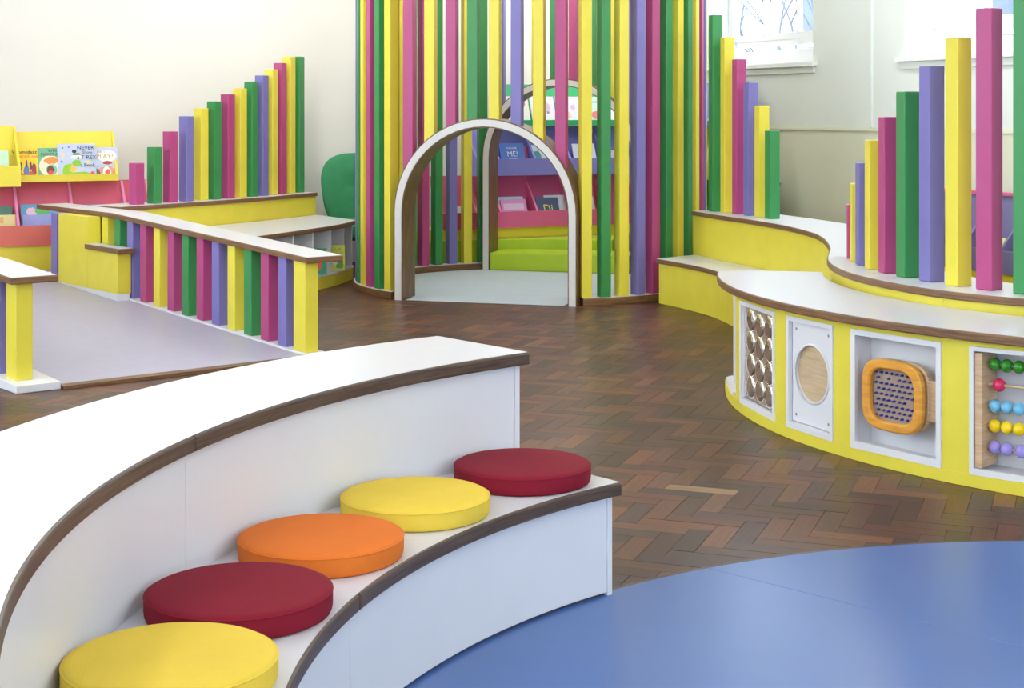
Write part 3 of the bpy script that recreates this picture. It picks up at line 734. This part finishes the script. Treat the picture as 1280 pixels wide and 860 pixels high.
def zrail(t): return .575+(.70-.575)*max(0, min(1, (t+.05)/2.55))
def railing(name, label, off0, tend, cols, t0=-.1, kw=.145, kh=.012, kx=0, po=.062):
    """plank-topped row of posts; plank from off0 to off0+.25"""
    g = thing(name, label, 'railing', (*RP(.8, off0+.1), 0))
    ts = [t0, 2.5, tend]
    a = [RP(t, off0) for t in ts]; b_ = [RP(t, off0+.25) for t in ts]
    bm = bm_new(); ribbon(bm, a, b_, lambda i: zrail(ts[i])-.036, lambda i: zrail(ts[i])-.0012); pl = obj('handrail', to_mesh(bm, 'handrail', bevel=.006), 'edge', g)
    a2 = [RP(t+d, off0+.008) for t, d in zip(ts, (.008, 0, -.008))]; b2 = [RP(t+d, off0+.242) for t, d in zip(ts, (.008, 0, -.008))]
    bm = bm_new(); ribbon(bm, a2, b2, lambda i: zrail(ts[i])-.0012, lambda i: zrail(ts[i])); obj('laminate_top', bm, 'white_top', pl)
    # kerb
    tk = [t0-.03-kx, TR, tend]
    bm = bm_new(); ribbon(bm, [RP(t, off0+.004) for t in tk], [RP(t, off0+kw) for t in tk], .001, lambda i: zr(tk[i])+kh); obj('kerb', to_mesh(bm, 'kerb', bevel=.003), 'white', g)
    rz = math.atan2(rdn.y, rdn.x)
    for q, c in enumerate(cols):
        t = .02+q*.2045 if q else .03
        lx = .13 if q == 0 else .09
        z0 = zr(t)+kh-.001; p = RP(t+t0+.08, off0+po); h = zrail(t)-.034-z0
        bm = bm_new(); bx(bm, -lx/2, lx/2, -.045, .045, 0, h)
        for v in bm.verts:
            if v.co.z > .1: v.co.z += v.co.x*(zrail(t+.1)-zrail(t-.1))/.2
            else: v.co.z += v.co.x*(zr(t+.1)-zr(t-.1))/.2
        obj('post', to_mesh(bm, 'post', bevel=.004, seg=1), c, g, loc=(p[0], p[1], z0), rz=rz)
    return g
rail_r = railing('ramp_railing', 'white topped railing of coloured posts on the right side of the ramp', 0, 3.86, [Y, V, K, G, Y, V, K, G, K, Y, K, V, G, Y])
rail_l = railing('ramp_railing', 'white topped railing at the left edge of the picture, yellow end post', -RWD-.02, 4.2, [Y, V, K, G, Y, K, V, G, Y, K, G, V, K, Y, G, V, K, Y], kw=.235, kh=.036, kx=.04, po=.09)
# solid yellow panel with ledge on the upper part of the right railing
def rbox(t0, t1, o0, o1, z0, z1):
    bm = bm_new(); ribbon(bm, [RP(t0, o0), RP(t1, o0)], [RP(t0, o1), RP(t1, o1)], z0, z1); return bm
obj('ledge_box', rbox(2.22, 2.715, -.085, .012, ZP-.0, .44), 'yellow', rail_r)
obj('ledge_kerb', rbox(2.22, 3.36, -.087, .003, .03, ZP-.001), 'white', rail_r)
lg = obj('ledge', to_mesh(rbox(2.15, 2.715, -.11, .012, .44, .474), 'ledge', bevel=.005), 'edge', rail_r)
obj('laminate_top', rbox(2.16, 2.715, -.1, .004, .474, .4755), 'white_top', lg)
obj('yellow_panel', rbox(2.717, 3.23, -.085, .012, ZP, .664), 'yellow', rail_r)
obj('newel_post', rbox(3.24, 3.34, -.095, .0, ZP+.002, .664), 'purple', rail_r)

# post unit behind the book bench
ZT = .70
TF = spline([(-2.94, 11.52), (-2.53, 12.13), (-2.09, 12.87), (-1.73, 13.68)], 40)
TB = offset(TF, .36)
unit = thing('divider_bench_back', 'yellow backrest unit with fourteen coloured posts rising to the right', 'divider', (-2.4, 12.5, 0))
slab(unit, TF, TB, ZT, 'edge', .034, 'top_board')
for sl in (slice(0, 21), slice(20, None)):
    bm = bm_new(); a, b_ = trimmed(offset(TF, .02)[sl], offset(TF, .038)[sl], .0008); ribbon(bm, a, b_, .001, .666); obj('front_panel', bm, 'yellow', unit)
bm = bm_new(); ribbon(bm, offset(TF, .33), offset(TF, .348), .001, .666); obj('rear_panel', bm, 'yellow', unit)
i = len(TF)-1; dd = (Vector(TF[i-1])-Vector(TF[i])).normalized(); pa = Vector(offset(TF, .038)[i]); pb = Vector(offset(TF, .33)[i])
bm = bm_new(); ribbon(bm, [pa+dd*.012, pb+dd*.012], [pa+dd*.03, pb+dd*.03], .001, .666); obj('end_panel', bm, 'yellow', unit)
cols14 = [K, G, K, V, Y, G, K, Y, G, V, Y, K, Y, G]
xpx = [171, 193, 213, 233, 251, 268, 285, 300, 314, 327, 339, 350, 361, 372.5]
ztop = [1.02, 1.14, 1.26, 1.38, 1.443, 1.50, 1.56, 1.61, 1.67, 1.725, 1.78, 1.84, 1.90, 1.905]
PL = offset(TF, .14)
PLd = resample(PL, 400)
for x, z, c in zip(xpx, ztop, cols14):
    u = (x-640)/1920; p = min(PLd, key=lambda q: abs(q[0]/q[1]-u))
    a = tangent_at(p, TF); obj('post', post_mesh(z-ZT, .085), c, unit, loc=(p[0], p[1], ZT), rz=a)

# book bench with cubbies
ZS = .50
SF = spline([(-2.13, 10.62), (-1.92, 11.15), (-1.575, 12.0), (-1.40, 12.5), (-1.315, 12.98)], 40)
SB = resample(offset(TF, .016), 40)
cub = thing('book_bench', 'white topped bench with open book cubbies and a yellow plinth', 'bench', (-1.9, 11.9, 0))
slab(cub, SF, SB, ZS, 'edge', .034, 'seat_board')
bm = bm_new(); ribbon(bm, offset(SF, .03), offset(SF, .05), .001, .10); obj('plinth', bm, 'yellow', cub)
bm = bm_new(); ribbon(bm, offset(SF, .022), offset(SF, .38), .10, .118); obj('shelf_floor', bm, 'white', cub)
bm = bm_new(); ribbon(bm, offset(SF, .36), offset(SF, .378), .118, .465); obj('cubby_back', bm, 'white', cub)
O1, O2 = offset(SF, .024), offset(SF, .36)
for q in range(0, 41, 5):
    q = min(q, 39); d = (Vector(SF[q+1])-Vector(SF[q])).normalized()
    a, b_ = Vector(O1[q]), Vector(O2[q])
    bm = bm_new(); ribbon(bm, [a, b_], [a+d*.018, b_+d*.018], .118, .465); obj('divider', bm, 'white', cub)

# ------------------------------------------------------------------ books and display units
MC = {}
def cmat(rgb):
    if rgb not in MC: MC[rgb] = plain('print_%02x%02x%02x' % rgb, rgb, .45, .04, 30)
    return MC[rgb]
def ellipse_pts(cx, cz, rx, rz, n=14, wob=0, seed=1):
    rr = random.Random(seed); return [(cx+rx*math.cos(2*math.pi*i/n)*(1+rr.uniform(-wob, wob)), cz+rz*math.sin(2*math.pi*i/n)*(1+rr.uniform(-wob, wob))) for i in range(n)]
def text_mesh(s, size):
    cu = bpy.data.curves.new('title', 'FONT'); cu.body = s; cu.size = size; cu.align_x = 'CENTER'; cu.resolution_u = 2; cu.extrude = .0004
    to = bpy.data.objects.new('title', cu); COL.objects.link(to)
    me = bpy.data.meshes.new_from_object(to.evaluated_get(bpy.context.evaluated_depsgraph_get()))
    bpy.data.objects.remove(to); bpy.data.curves.remove(cu); return me
def book(label, loc, yaw, tilt, w_, h_, t_=.012, cover=(200, 200, 200), shapes=(), titles=(), group='picture books on display'):
    """upright picture book: front face towards -y, leaning back by tilt"""
    b = thing('picture_book', label, 'book', loc, 0, group, rot=(-tilt, 0, yaw))
    bm = bm_new(); bx(bm, -w_/2, w_/2, 0, .002, 0, h_); bx(bm, -w_/2, w_/2, t_-.002, t_, 0, h_); bx(bm, -w_/2, -w_/2+.002, .002, t_-.002, 0, h_); obj('cover', bm, cmat(cover), b, True)
    bm = bm_new(); bx(bm, -w_/2+.002, w_/2-.004, .002, t_-.002, .003, h_-.004); obj('pages', bm, 'paper', b, True)
    for q, (kind, cx, cz, rx, rz, c) in enumerate(shapes):
        bm = bm_new()
        if kind == 'r': pts = [(cx-rx, cz-rz), (cx+rx, cz-rz), (cx+rx, cz+rz), (cx-rx, cz+rz)]
        else: pts = ellipse_pts(cx, cz, rx, rz, 16, .18 if kind == 'b' else 0, q+3)
        xz_prism(bm, [(x*w_, z*h_) for x, z in pts], -.0004-.0002*q, .0002); obj('cover_print', bm, cmat(c), b, True)
    for s, cx, cz, size, c in titles:
        o = obj('title', text_mesh(s, size*h_), cmat(c), b, True, loc=(cx*w_, -.0006-.0002*len(shapes), cz*h_), rot=(R(90), 0, 0))
    return b

def tier_parts(g, x0, x1, zb, fh, zt, yf, colr, divs, lean=.14, deep=.17, front_col=None, div_col=None):
    """one book trough: front board, floor, sloping back, dividers (local coordinates)"""
    bm = bm_new(); bx(bm, x0, x1, yf, yf+.018, zb, zb+fh); fr = obj('front_board', bm, front_col or colr, g, True)
    bm = bm_new(); bx(bm, x0, x1, yf+.018, yf+deep+.02, zb, zb+.016); obj('trough_floor', bm, colr, g, True)
    bm = bm_new(); yz_prism(bm, [(yf+deep, zb+.016), (yf+deep+lean, zt), (yf+deep+lean+.018, zt), (yf+deep+.018, zb+.016)], x0, x1); obj('back_board', bm, colr, g, True)
    for x in divs:
        bm = bm_new(); yz_prism(bm, [(yf+.018, zb+.016), (yf+.018, zb+fh), (yf+deep+lean-.012, zt-.012), (yf+deep+lean, zt-.004), (yf+deep, zb+.016)], x-.01, x+.01); obj('divider', bm, div_col or colr, g, True)
    return fr
PALE = [(216, 226, 236), (236, 214, 226), (190, 214, 232), (240, 236, 224), (226, 190, 214), (206, 224, 204), (238, 220, 180), (170, 190, 220)]
def unit_frame(o, yaw):
    c, s = math.cos(yaw), math.sin(yaw)
    return lambda x, y: (o[0]+x*c-y*s, o[1]+x*s+y*c)
# --- far unit behind the den
fo = uline(-.292); fo = (fo[0]+bn.x*.012, fo[1]+bn.y*.012)
FU = thing('book_display_unit', 'tall book display unit in pink, violet and green seen through the den', 'bookcase', (fo[0], fo[1], .25), UA)
LW = 1.70
bm = bm_new(); bx(bm, -.0, LW, .02, .45, .001, .094); obj('plinth', bm, 'shelf_yellow', FU, True)
dv = [.01, .225, .60, .97, 1.335, LW-.01]
tier_parts(FU, 0, LW, .095, .15, .572, .0, 'shelf_pink', dv)
tier_parts(FU, 0, LW, .575, .155, 1.035, .05, 'shelf_purple', dv)
tier_parts(FU, .33, LW, 1.04, .05, 1.43, .1, 'shelf_green', [.34, LW-.01])
fw = unit_frame(fo, UA)
def fbook(label, x, zoff, yf, w_, h_, cover, shapes=(), titles=(), yaw=UA, fr=None, zb=.25, tilt=.36, dy=.05, t_=.012):
    p = (fr or fw)(x, yf+dy); return book(label, (p[0], p[1], zb+zoff), yaw, tilt, w_, h_, t_, cover, shapes, titles)
fbook('blue picture book titled IMAGINE ME! in the violet trough', .41, .60, .05, .25, .29, (74, 118, 206), [('b', 0, .28, .36, .22, (206, 224, 240)), ('b', -.34, .34, .1, .14, (120, 150, 140))], [('IMAGINE', -.02, .80, .10, (225, 235, 250)), ('ME!', 0, .55, .26, (245, 248, 255))])
fbook('red picture book behind the blue one in the violet trough', .47, .60, .05, .22, .26, (206, 84, 104), dy=.085)
fbook('white and teal picture book in the second violet bay', .71, .60, .05, .22, .27, (226, 236, 240), [('b', -.2, .5, .2, .3, (70, 150, 150))])
fbook('white picture book with small pink dots in the third violet bay', 1.17, .60, .05, .24, .28, (234, 236, 244), [('e', .1, .5, .08, .08, (206, 120, 180)), ('e', -.2, .7, .1, .06, (180, 170, 220))])
fbook('pale picture book in the last violet bay by the right end', 1.5, .592, .05, .2, .22, (226, 214, 230))
fbook('pink and white picture book in the first pink bay', .40, .115, .0, .26, .25, (224, 150, 206), [('r', 0, .72, .4, .12, (236, 200, 228)), ('e', .02, .36, .3, .12, (240, 240, 250))])
fbook('pale blue picture book behind the pink one', .385, .115, .0, .27, .275, (190, 216, 236), dy=.08)
fbook('navy picture book with yellow letters in the second pink bay', .75, .115, .0, .23, .26, (64, 78, 120), [], [('Di', .0, .45, .42, (240, 226, 70))], dy=.045)
fbook('white picture book beside the navy one in the second pink bay', .86, .115, .0, .23, .28, (226, 232, 244), dy=.09)
fbook('cream picture book with red spots in the third pink bay', 1.13, .115, .0, .24, .26, (236, 226, 226), [('b', -.1, .4, .14, .16, (210, 96, 96))])
fbook('teal picture book behind the cream one in the third pink bay', 1.15, .115, .0, .22, .29, (70, 130, 150), dy=.085)
fbook('white picture book at the left end of the pink row', .12, .115, .0, .17, .25, (222, 228, 236))
gx = [.47, .74, 1.01, 1.28, 1.54]
glab = ['cream picture book with blue and pink figures on the mint shelf', 'white picture book with lilac drawing on the mint shelf', 'white picture book with peach spots on the mint shelf', 'pale mint picture book with small grey lettering on the mint shelf', 'white picture book at the right end of the mint shelf']
gsh = [[('b', -.1, .7, .12, .12, (80, 120, 190)), ('b', .25, .75, .12, .16, (226, 110, 190)), ('b', 0, .3, .2, .06, (150, 160, 180))], [('b', .1, .6, .22, .2, (220, 190, 220)), ('e', .2, .4, .06, .05, (170, 130, 190))], [('b', -.1, .3, .2, .14, (240, 200, 180)), ('b', .2, .6, .1, .1, (220, 190, 230))], [('b', .1, .3, .2, .16, (226, 120, 120)), ('r', .1, .8, .2, .02, (90, 110, 120))], []]
gco = [(240, 238, 226), (238, 234, 244), (236, 234, 244), (206, 234, 226), (240, 240, 244)]
for x, l, sh, c in zip(gx, glab, gsh, gco): fbook(l, x, 1.058, .1, .25, .27, c, sh, tilt=.34, dy=.045)
# low pink unit to its left
lo_ = uline(-.62); lo_ = (lo_[0]+bn.x*.012, lo_[1]+bn.y*.012)
LU = thing('book_display_unit', 'low pink book unit left of the far tall one behind the den', 'bookcase', (lo_[0], lo_[1], .25), UA)
bm = bm_new(); bx(bm, -.25, .355, .02, .45, .001, .094); obj('plinth', bm, 'shelf_yellow', LU, True)
tier_parts(LU, 0, .355, .095, .15, .572, .0, 'coral', [.01, .345]); lw_ = unit_frame(lo_, UA)
p = lw_(.24, .06); book('white picture book in the low pink unit behind the den', (p[0], p[1], .362), UA, .36, .16, .2, .012, (226, 228, 236), [('b', 0, .4, .2, .2, (150, 160, 200))])
# --- left unit
lo2 = (-4.62, 12.2+(-4.62+3.56)*math.tan(TH))
SU = thing('book_display_unit', 'yellow and rose book display unit at the left by the white wall', 'bookcase', (lo2[0], lo2[1], ZP), TH)
x_at = lambda X: (X+4.62)/math.cos(TH)
def sx_at(px, y):
    u = (px-640)/1920; c, sn = math.cos(TH), math.sin(TH)      # place along the unit that lies on the sight line
    ox, oy = lo2[0]-y*sn, lo2[1]+y*c
    return (u*oy-ox)/(c-u*sn)
SUW = sx_at(184, .3)
bm = bm_new(); bx(bm, 0, SUW, .02, .44, .001, .198); obj('plinth', bm, 'shelf_yellow', SU, True)
xs_ = [.01, sx_at(-50, .3), sx_at(17.5, .3), sx_at(86, .3), sx_at(152, .3), SUW-.01]
tier_parts(SU, 0, SUW, .198, .16, .692, 0, 'coral', xs_, front_col='coral_front', div_col='pink_edge')
# face-out yellow shelf above
yx1 = x_at(-3.15)
tier_parts(SU, x_at(-3.86), yx1, .696, .055, 1.094, .12, 'shelf_yellow', [yx1-.01], deep=.07, lean=.16)
tier_parts(SU, 0, x_at(-3.86), .668, .165, 1.14, -.03, 'shelf_yellow', [.01, x_at(-3.86)-.01], deep=.14, lean=.2)
sw = unit_frame(lo2, TH)
def sbook(label, px, zoff, y, w_, h_, cover, shapes=(), titles=(), tilt=.3, t_=.012):
    p = sw(sx_at(px, y+.03), y); return book(label, (p[0], p[1], ZP+zoff), TH, tilt, w_, h_, t_, cover, shapes, titles)
sbook('bright yellow picture book with dancing figures on the yellow shelf', 32.5, .714, .15, .185, .262, (244, 206, 40), [('b', -.3, .3, .1, .22, (96, 70, 60)), ('b', .02, .28, .12, .2, (96, 124, 190)), ('b', .32, .3, .1, .22, (150, 60, 70)), ('b', -.12, .12, .2, .06, (220, 110, 60)), ('b', .03, .5, .04, .14, (90, 80, 120)), ('b', -.2, .42, .05, .14, (60, 80, 60)), ('b', .2, .44, .05, .14, (110, 60, 80)), ('b', -.4, .5, .05, .1, (90, 60, 40)), ('b', .2, .16, .1, .1, (214, 90, 50))], [('Women', -.17, .82, .17, (50, 42, 34)), ('Jazz', .3, .82, .17, (50, 42, 34)), ('ROTATION AND', 0, .69, .105, (220, 96, 40))])
sbook('green picture book with a round white wreath on the yellow shelf', 60.5, .714, .152, .212, .262, (112, 176, 136), [('e', .08, .42, .42, .34, (236, 226, 200)), ('b', .12, .6, .26, .12, (226, 140, 60)), ('e', .12, .3, .2, .18, (120, 190, 150)), ('b', .08, .3, .14, .12, (110, 50, 44)), ('b', .08, .2, .1, .08, (214, 70, 76)), ('b', .38, .1, .08, .08, (50, 60, 50))], [('WHO', .22, .86, .14, (50, 80, 62)), ('MAKES A', .05, .745, .13, (56, 92, 74))])
sbook('large pale blue picture book about a t-rex on the yellow shelf', 96.5, .714, .142, .30, .295, (186, 196, 220), [('b', -.22, .22, .16, .22, (150, 196, 30)), ('b', .06, .12, .36, .08, (150, 196, 40)), ('b', -.02, .44, .12, .1, (130, 190, 40)), ('b', -.1, .28, .08, .1, (246, 190, 90)), ('b', .0, .62, .16, .06, (240, 232, 214)), ('e', -.06, .78, .06, .05, (50, 36, 34)), ('e', .3, .48, .08, .03, (244, 216, 60)), ('b', .4, .16, .05, .05, (220, 90, 90)), ('e', -.36, .88, .02, .02, (90, 80, 120)), ('e', -.2, .9, .02, .02, (90, 80, 120)), ('b', -.36, .68, .06, .08, (236, 200, 170)), ('e', -.4, .5, .025, .02, (110, 70, 60)), ('b', .0, .7, .1, .03, (70, 140, 110))], [('NEVER', .24, .83, .155, (30, 34, 48)), ('Show', .28, .71, .12, (60, 60, 80)), ('a T-REX', .26, .56, .15, (30, 34, 48)), ('a Book', .28, .34, .14, (30, 34, 48))])
sbook('pale sunset picture book titled Can I PLAY? on the yellow shelf', 132.5, .714, .16, .205, .262, (190, 200, 222), [('e', .06, .72, .38, .19, (238, 236, 226)), ('b', 0, .2, .46, .18, (224, 150, 130)), ('b', .05, .5, .18, .06, (170, 70, 60)), ('b', .02, .2, .16, .16, (240, 240, 236)), ('b', .05, .2, .1, .1, (226, 100, 70)), ('b', -.36, .16, .14, .16, (120, 100, 96))], [('Can I', -.18, .82, .11, (168, 142, 70)), ('PLAY?', -.03, .64, .2, (178, 152, 76))])
sbook('lilac picture book with a red rainbow in the rose trough', 52, .214, .05, .28, .235, (150, 156, 214), [('e', .2, .08, .3, .2, (226, 110, 110)), ('e', .2, .06, .22, .14, (150, 156, 214)), ('e', .2, .05, .14, .1, (244, 238, 224))], [('story', .1, .4, .1, (110, 110, 170))], .35)
sbook('teal patterned picture book behind the lilac one', 50, .214, .085, .28, .32, (90, 160, 200), [('b', -.2, .8, .14, .12, (236, 190, 210)), ('b', .1, .82, .2, .1, (90, 180, 90)), ('b', .25, .86, .05, .05, (230, 70, 50))], (), .35)
sbook('blue picture book in the second rose bay', 112, .214, .085, .3, .305, (150, 190, 226), (), (), .35)
sbook('patchwork striped picture book at the left picture edge', 1, .214, .05, .24, .24, (222, 206, 140), [('r', 0, .45, .48, .14, (160, 206, 214)), ('r', .1, .1, .36, .1, (240, 206, 60)), ('r', -.1, .82, .2, .1, (226, 170, 100))], (), .35)
sbook('dark green picture book behind the patchwork one', -2, .214, .095, .22, .31, (84, 130, 116), (), (), .35)
sbook('mint picture book in the near yellow trough at the left edge', -5, .69, .04, .2, .28, (190, 220, 190), [('b', 0, .4, .3, .2, (110, 170, 200))], (), .4)
# --- unit on the right wall, low, behind the posts
ro = on_right(-1.1, -.5)
RU = thing('book_display_unit', 'low grey violet book unit by the right wall behind the posts', 'bookcase', (ro.x, ro.y, 0), TH-R(90))
bm = bm_new(); bx(bm, 0, 3.0, .02, .44, .001, .345); obj('plinth', bm, 'shelf_yellow', RU, True)
tier_parts(RU, 0, 3.0, .347, .155, .84, 0, 'grey_purple', [.01]+[.36*q for q in range(1, 8)]+[2.99])
bm = bm_new(); bx(bm, 0, 3.0, .29, .34, .842, .862); obj('top_edge', bm, 'shelf_pink', RU, True)
rw_ = unit_frame(ro, TH-R(90))
for x, c, l in ((.55, (236, 232, 220), 'cream picture book in the grey violet unit behind the posts'), (.9, (90, 160, 196), 'sky blue picture book in the grey violet unit behind the posts'), (1.25, (232, 226, 160), 'pale yellow picture book in the grey violet unit behind the posts'), (1.62, (220, 220, 230), 'white picture book in the grey violet unit behind the posts')):
    p = rw_(x, .07); book(l, (p[0], p[1], .365), TH-R(90), .36, .2, .22, .012, c)
# tall unit near the corner
to_ = on_right(-4.2, -.5)
TU = thing('book_display_unit', 'tall violet, yellow and green book unit beside the den in the far corner', 'bookcase', (to_.x, to_.y, 0), TH-R(90))
bm = bm_new(); bx(bm, 0, 1.62, .02, .44, .001, .345); obj('plinth', bm, 'shelf_yellow', TU, True)
tier_parts(TU, 0, 1.62, .347, .155, .82, 0, 'dark_green', [.01, .42, .84, 1.25, 1.61])
tier_parts(TU, 0, 1.0, .823, .155, 1.28, .05, 'shelf_yellow', [.01, .5, .99])
tier_parts(TU, 0, 1.0, 1.284, .055, 1.68, .1, 'shelf_purple', [.01, .99])
tw_ = unit_frame(to_, TH-R(90))
for x, z, y, c, l in ((.84, 1.30, .16, (230, 220, 214), 'pale picture book on the violet shelf in the far corner'), (.8, .842, .11, (236, 226, 120), 'yellow picture book in the yellow trough in the far corner'), (1.02, .365, .06, (226, 220, 226), 'white picture book in the green trough in the far corner')):
    p = tw_(x, y); book(l, (p[0], p[1], z), TH-R(90), .34, .24, .27, .012, c, [('b', 0, .5, .2, .2, (150, 150, 160))])
# --- books in the cubbies of the book bench
for X, Yp, l, c, sh, ti in ((-1.47, 12.17, 'green picture book with an orange disc in the bench cubby', (48, 156, 116), [('e', -.25, .42, .42, .32, (226, 96, 50)), ('e', -.3, .42, .2, .18, (196, 70, 60))], [('BEAR', .1, .86, .12, (30, 70, 50))]),
                            (-1.36, 12.49, 'lime picture book with leaves in the bench cubby next to the den', (206, 214, 60), [('b', .1, .28, .3, .22, (96, 160, 40)), ('e', -.2, .32, .16, .12, (230, 230, 220)), ('r', 0, .64, .3, .03, (220, 110, 50))], [('Leaf', 0, .8, .13, (120, 120, 30))]),
                            (-1.66, 11.86, 'cream and orange picture book in the bench cubby above the railing', (226, 220, 190), [('b', .3, .6, .14, .2, (226, 120, 80))], [])):
    book(l, (X-.06, Yp+.03, .119), R(6), .08, .115, .21, .02, c, sh, ti, 'books in the bench cubbies')

# ------------------------------------------------------------------ green armchair
ch = thing('green_armchair', 'green upholstered armchair with a buttoned back behind the book bench', 'armchair', (-1.37, 14.0, 0), R(14))
def pad(w_, h_, d_, name, e_=3.0, n=40, m_=16, dimple=None, curve=0, taper=0):
    """rounded upholstery block centred on the origin, x width, z height, y depth"""
    bm = bm_new(); rows = []
    for i in range(m_+1):
        ph = -math.pi/2+math.pi*i/m_; cp = abs(math.cos(ph))**(.55); sp_ = math.copysign(abs(math.sin(ph))**.8, math.sin(ph)); row = []
        for q in range(n):
            a = 2*math.pi*q/n; c_, s_ = math.cos(a), math.sin(a)
            x = math.copysign(abs(c_)**(2/e_), c_)*w_/2*cp; z = math.copysign(abs(s_)**(2/e_), s_)*h_/2*cp; y = sp_*d_/2
            if dimple and y < 0:
                rr = math.hypot(x-dimple[0], z-dimple[1]); y += .045*math.exp(-(rr/.05)**2)
            y += curve*(x/(w_/2))**2*-.5; x *= 1+taper*(z/(h_/2)-.3)
            row.append(bm.verts.new((x, y, z)))
        rows.append(row)
    for r0, r1 in zip(rows, rows[1:]):
        for q in range(n): bm.faces.new((r0[q], r0[(q+1) % n], r1[(q+1) % n], r1[q]))
    bmesh.ops.remove_doubles(bm, verts=bm.verts[:], dist=.0008)
    return to_mesh(bm, name, True)
bk = obj('backrest', pad(.72, .74, .2, 'backrest', 2.8, 56, 30, (-.06, .05), .16, .1), 'chair_green', ch, True, loc=(0, .18, .67), rot=(R(-10), 0, 0))
bm = bm_new(); lathe(bm, [(0, -.004), (.014, 0), (.012, .006), (0, .008)], 14); obj('button', to_mesh(bm, 'button', True), 'chair_green', bk, True, loc=(-.08, -.062, .03), rot=(R(90), 0, 0))
obj('seat_cushion', pad(.7, .2, .62, 'seat_cushion', 3.5), 'chair_green', ch, True, loc=(0, -.14, .36))
for sx in (-1, 1): obj('arm', pad(.12, .2, .5, 'arm', 3), 'chair_green', ch, True, loc=(sx*.3, -.1, .36))
for sx in (-1, 1):
    for sy in (-.34, .2):
        bm = bm_new(); tube(bm, (sx*.26, sy, .0), (sx*.24, sy, .28), .014, .02, 12); obj('leg', to_mesh(bm, 'leg', 'auto'), 'ply', ch, True)

# ------------------------------------------------------------------ outside the windows
fo_ = on_right(-6, 7.5)
FB = thing('stone_building', 'pale stone building across the street seen through the windows', 'building', (fo_.x, fo_.y, -3), TH-R(90))
bm = bm_new(); bx(bm, -8, 14, 0, 2, -1, 12); obj('facade', bm, 'stone', FB, True)
for ix in range(9):
    for z in (2.2, 5.6, 9.0):
        x = -6.5+ix*2.3
        bm = bm_new(); bx(bm, x-.62, x+.62, -.05, 0, z-.1, z+2.2); wf = obj('window', bm, 'frame_white', FB, True)
        for sx in (-1, 1):
            for zz in (0, 1):
                bm = bm_new(); bx(bm, x+sx*.28-.24, x+sx*.28+.24, -.06, -.04, z+.05+zz*1.05, z+1.0+zz*1.05); obj('pane', bm, 'far_pane', wf, True)
def tree(base, seed, label):
    rng = random.Random(seed); t = thing('bare_tree', label, 'tree', base, 0, 'bare street trees'); bm = bm_new()
    tube(bm, (0, 0, 0), (.1, 0, 3.5), .14, .1, 8); obj('trunk', to_mesh(bm, 'trunk', 'auto'), 'bark', t, True); bm = bm_new()
    def grow(p, d, L, r, n):
        q = p+d*L; tube(bm, p, q, r, r*.7, 5)
        if n == 0: return
        for _ in range(3):
            dd = (d+Vector((rng.uniform(-.8, .8), rng.uniform(-.8, .8), rng.uniform(-.2, .7)))).normalized(); grow(q, dd, L*rng.uniform(.65, .85), r*.62, n-1)
    for _ in range(4): grow(Vector((.1, 0, 3.3)), Vector((rng.uniform(-.6, .6), rng.uniform(-.6, .6), 1)).normalized(), 1.1, .03, 4)
    obj('branches', to_mesh(bm, 'branches', 'auto'), 'bark', t, True)
tree((3.5, 20.1, -2.5), 3, 'bare tree outside the left window')
bm = bm_new(); pts = [on_right(-30, .8), on_right(30, .8), on_right(30, 40), on_right(-30, 40)]; prism(bm, [p[:] for p in pts], -3.2, -3.0)
gd = struct('ground', bm, 'stone', 'pale street outside the windows')
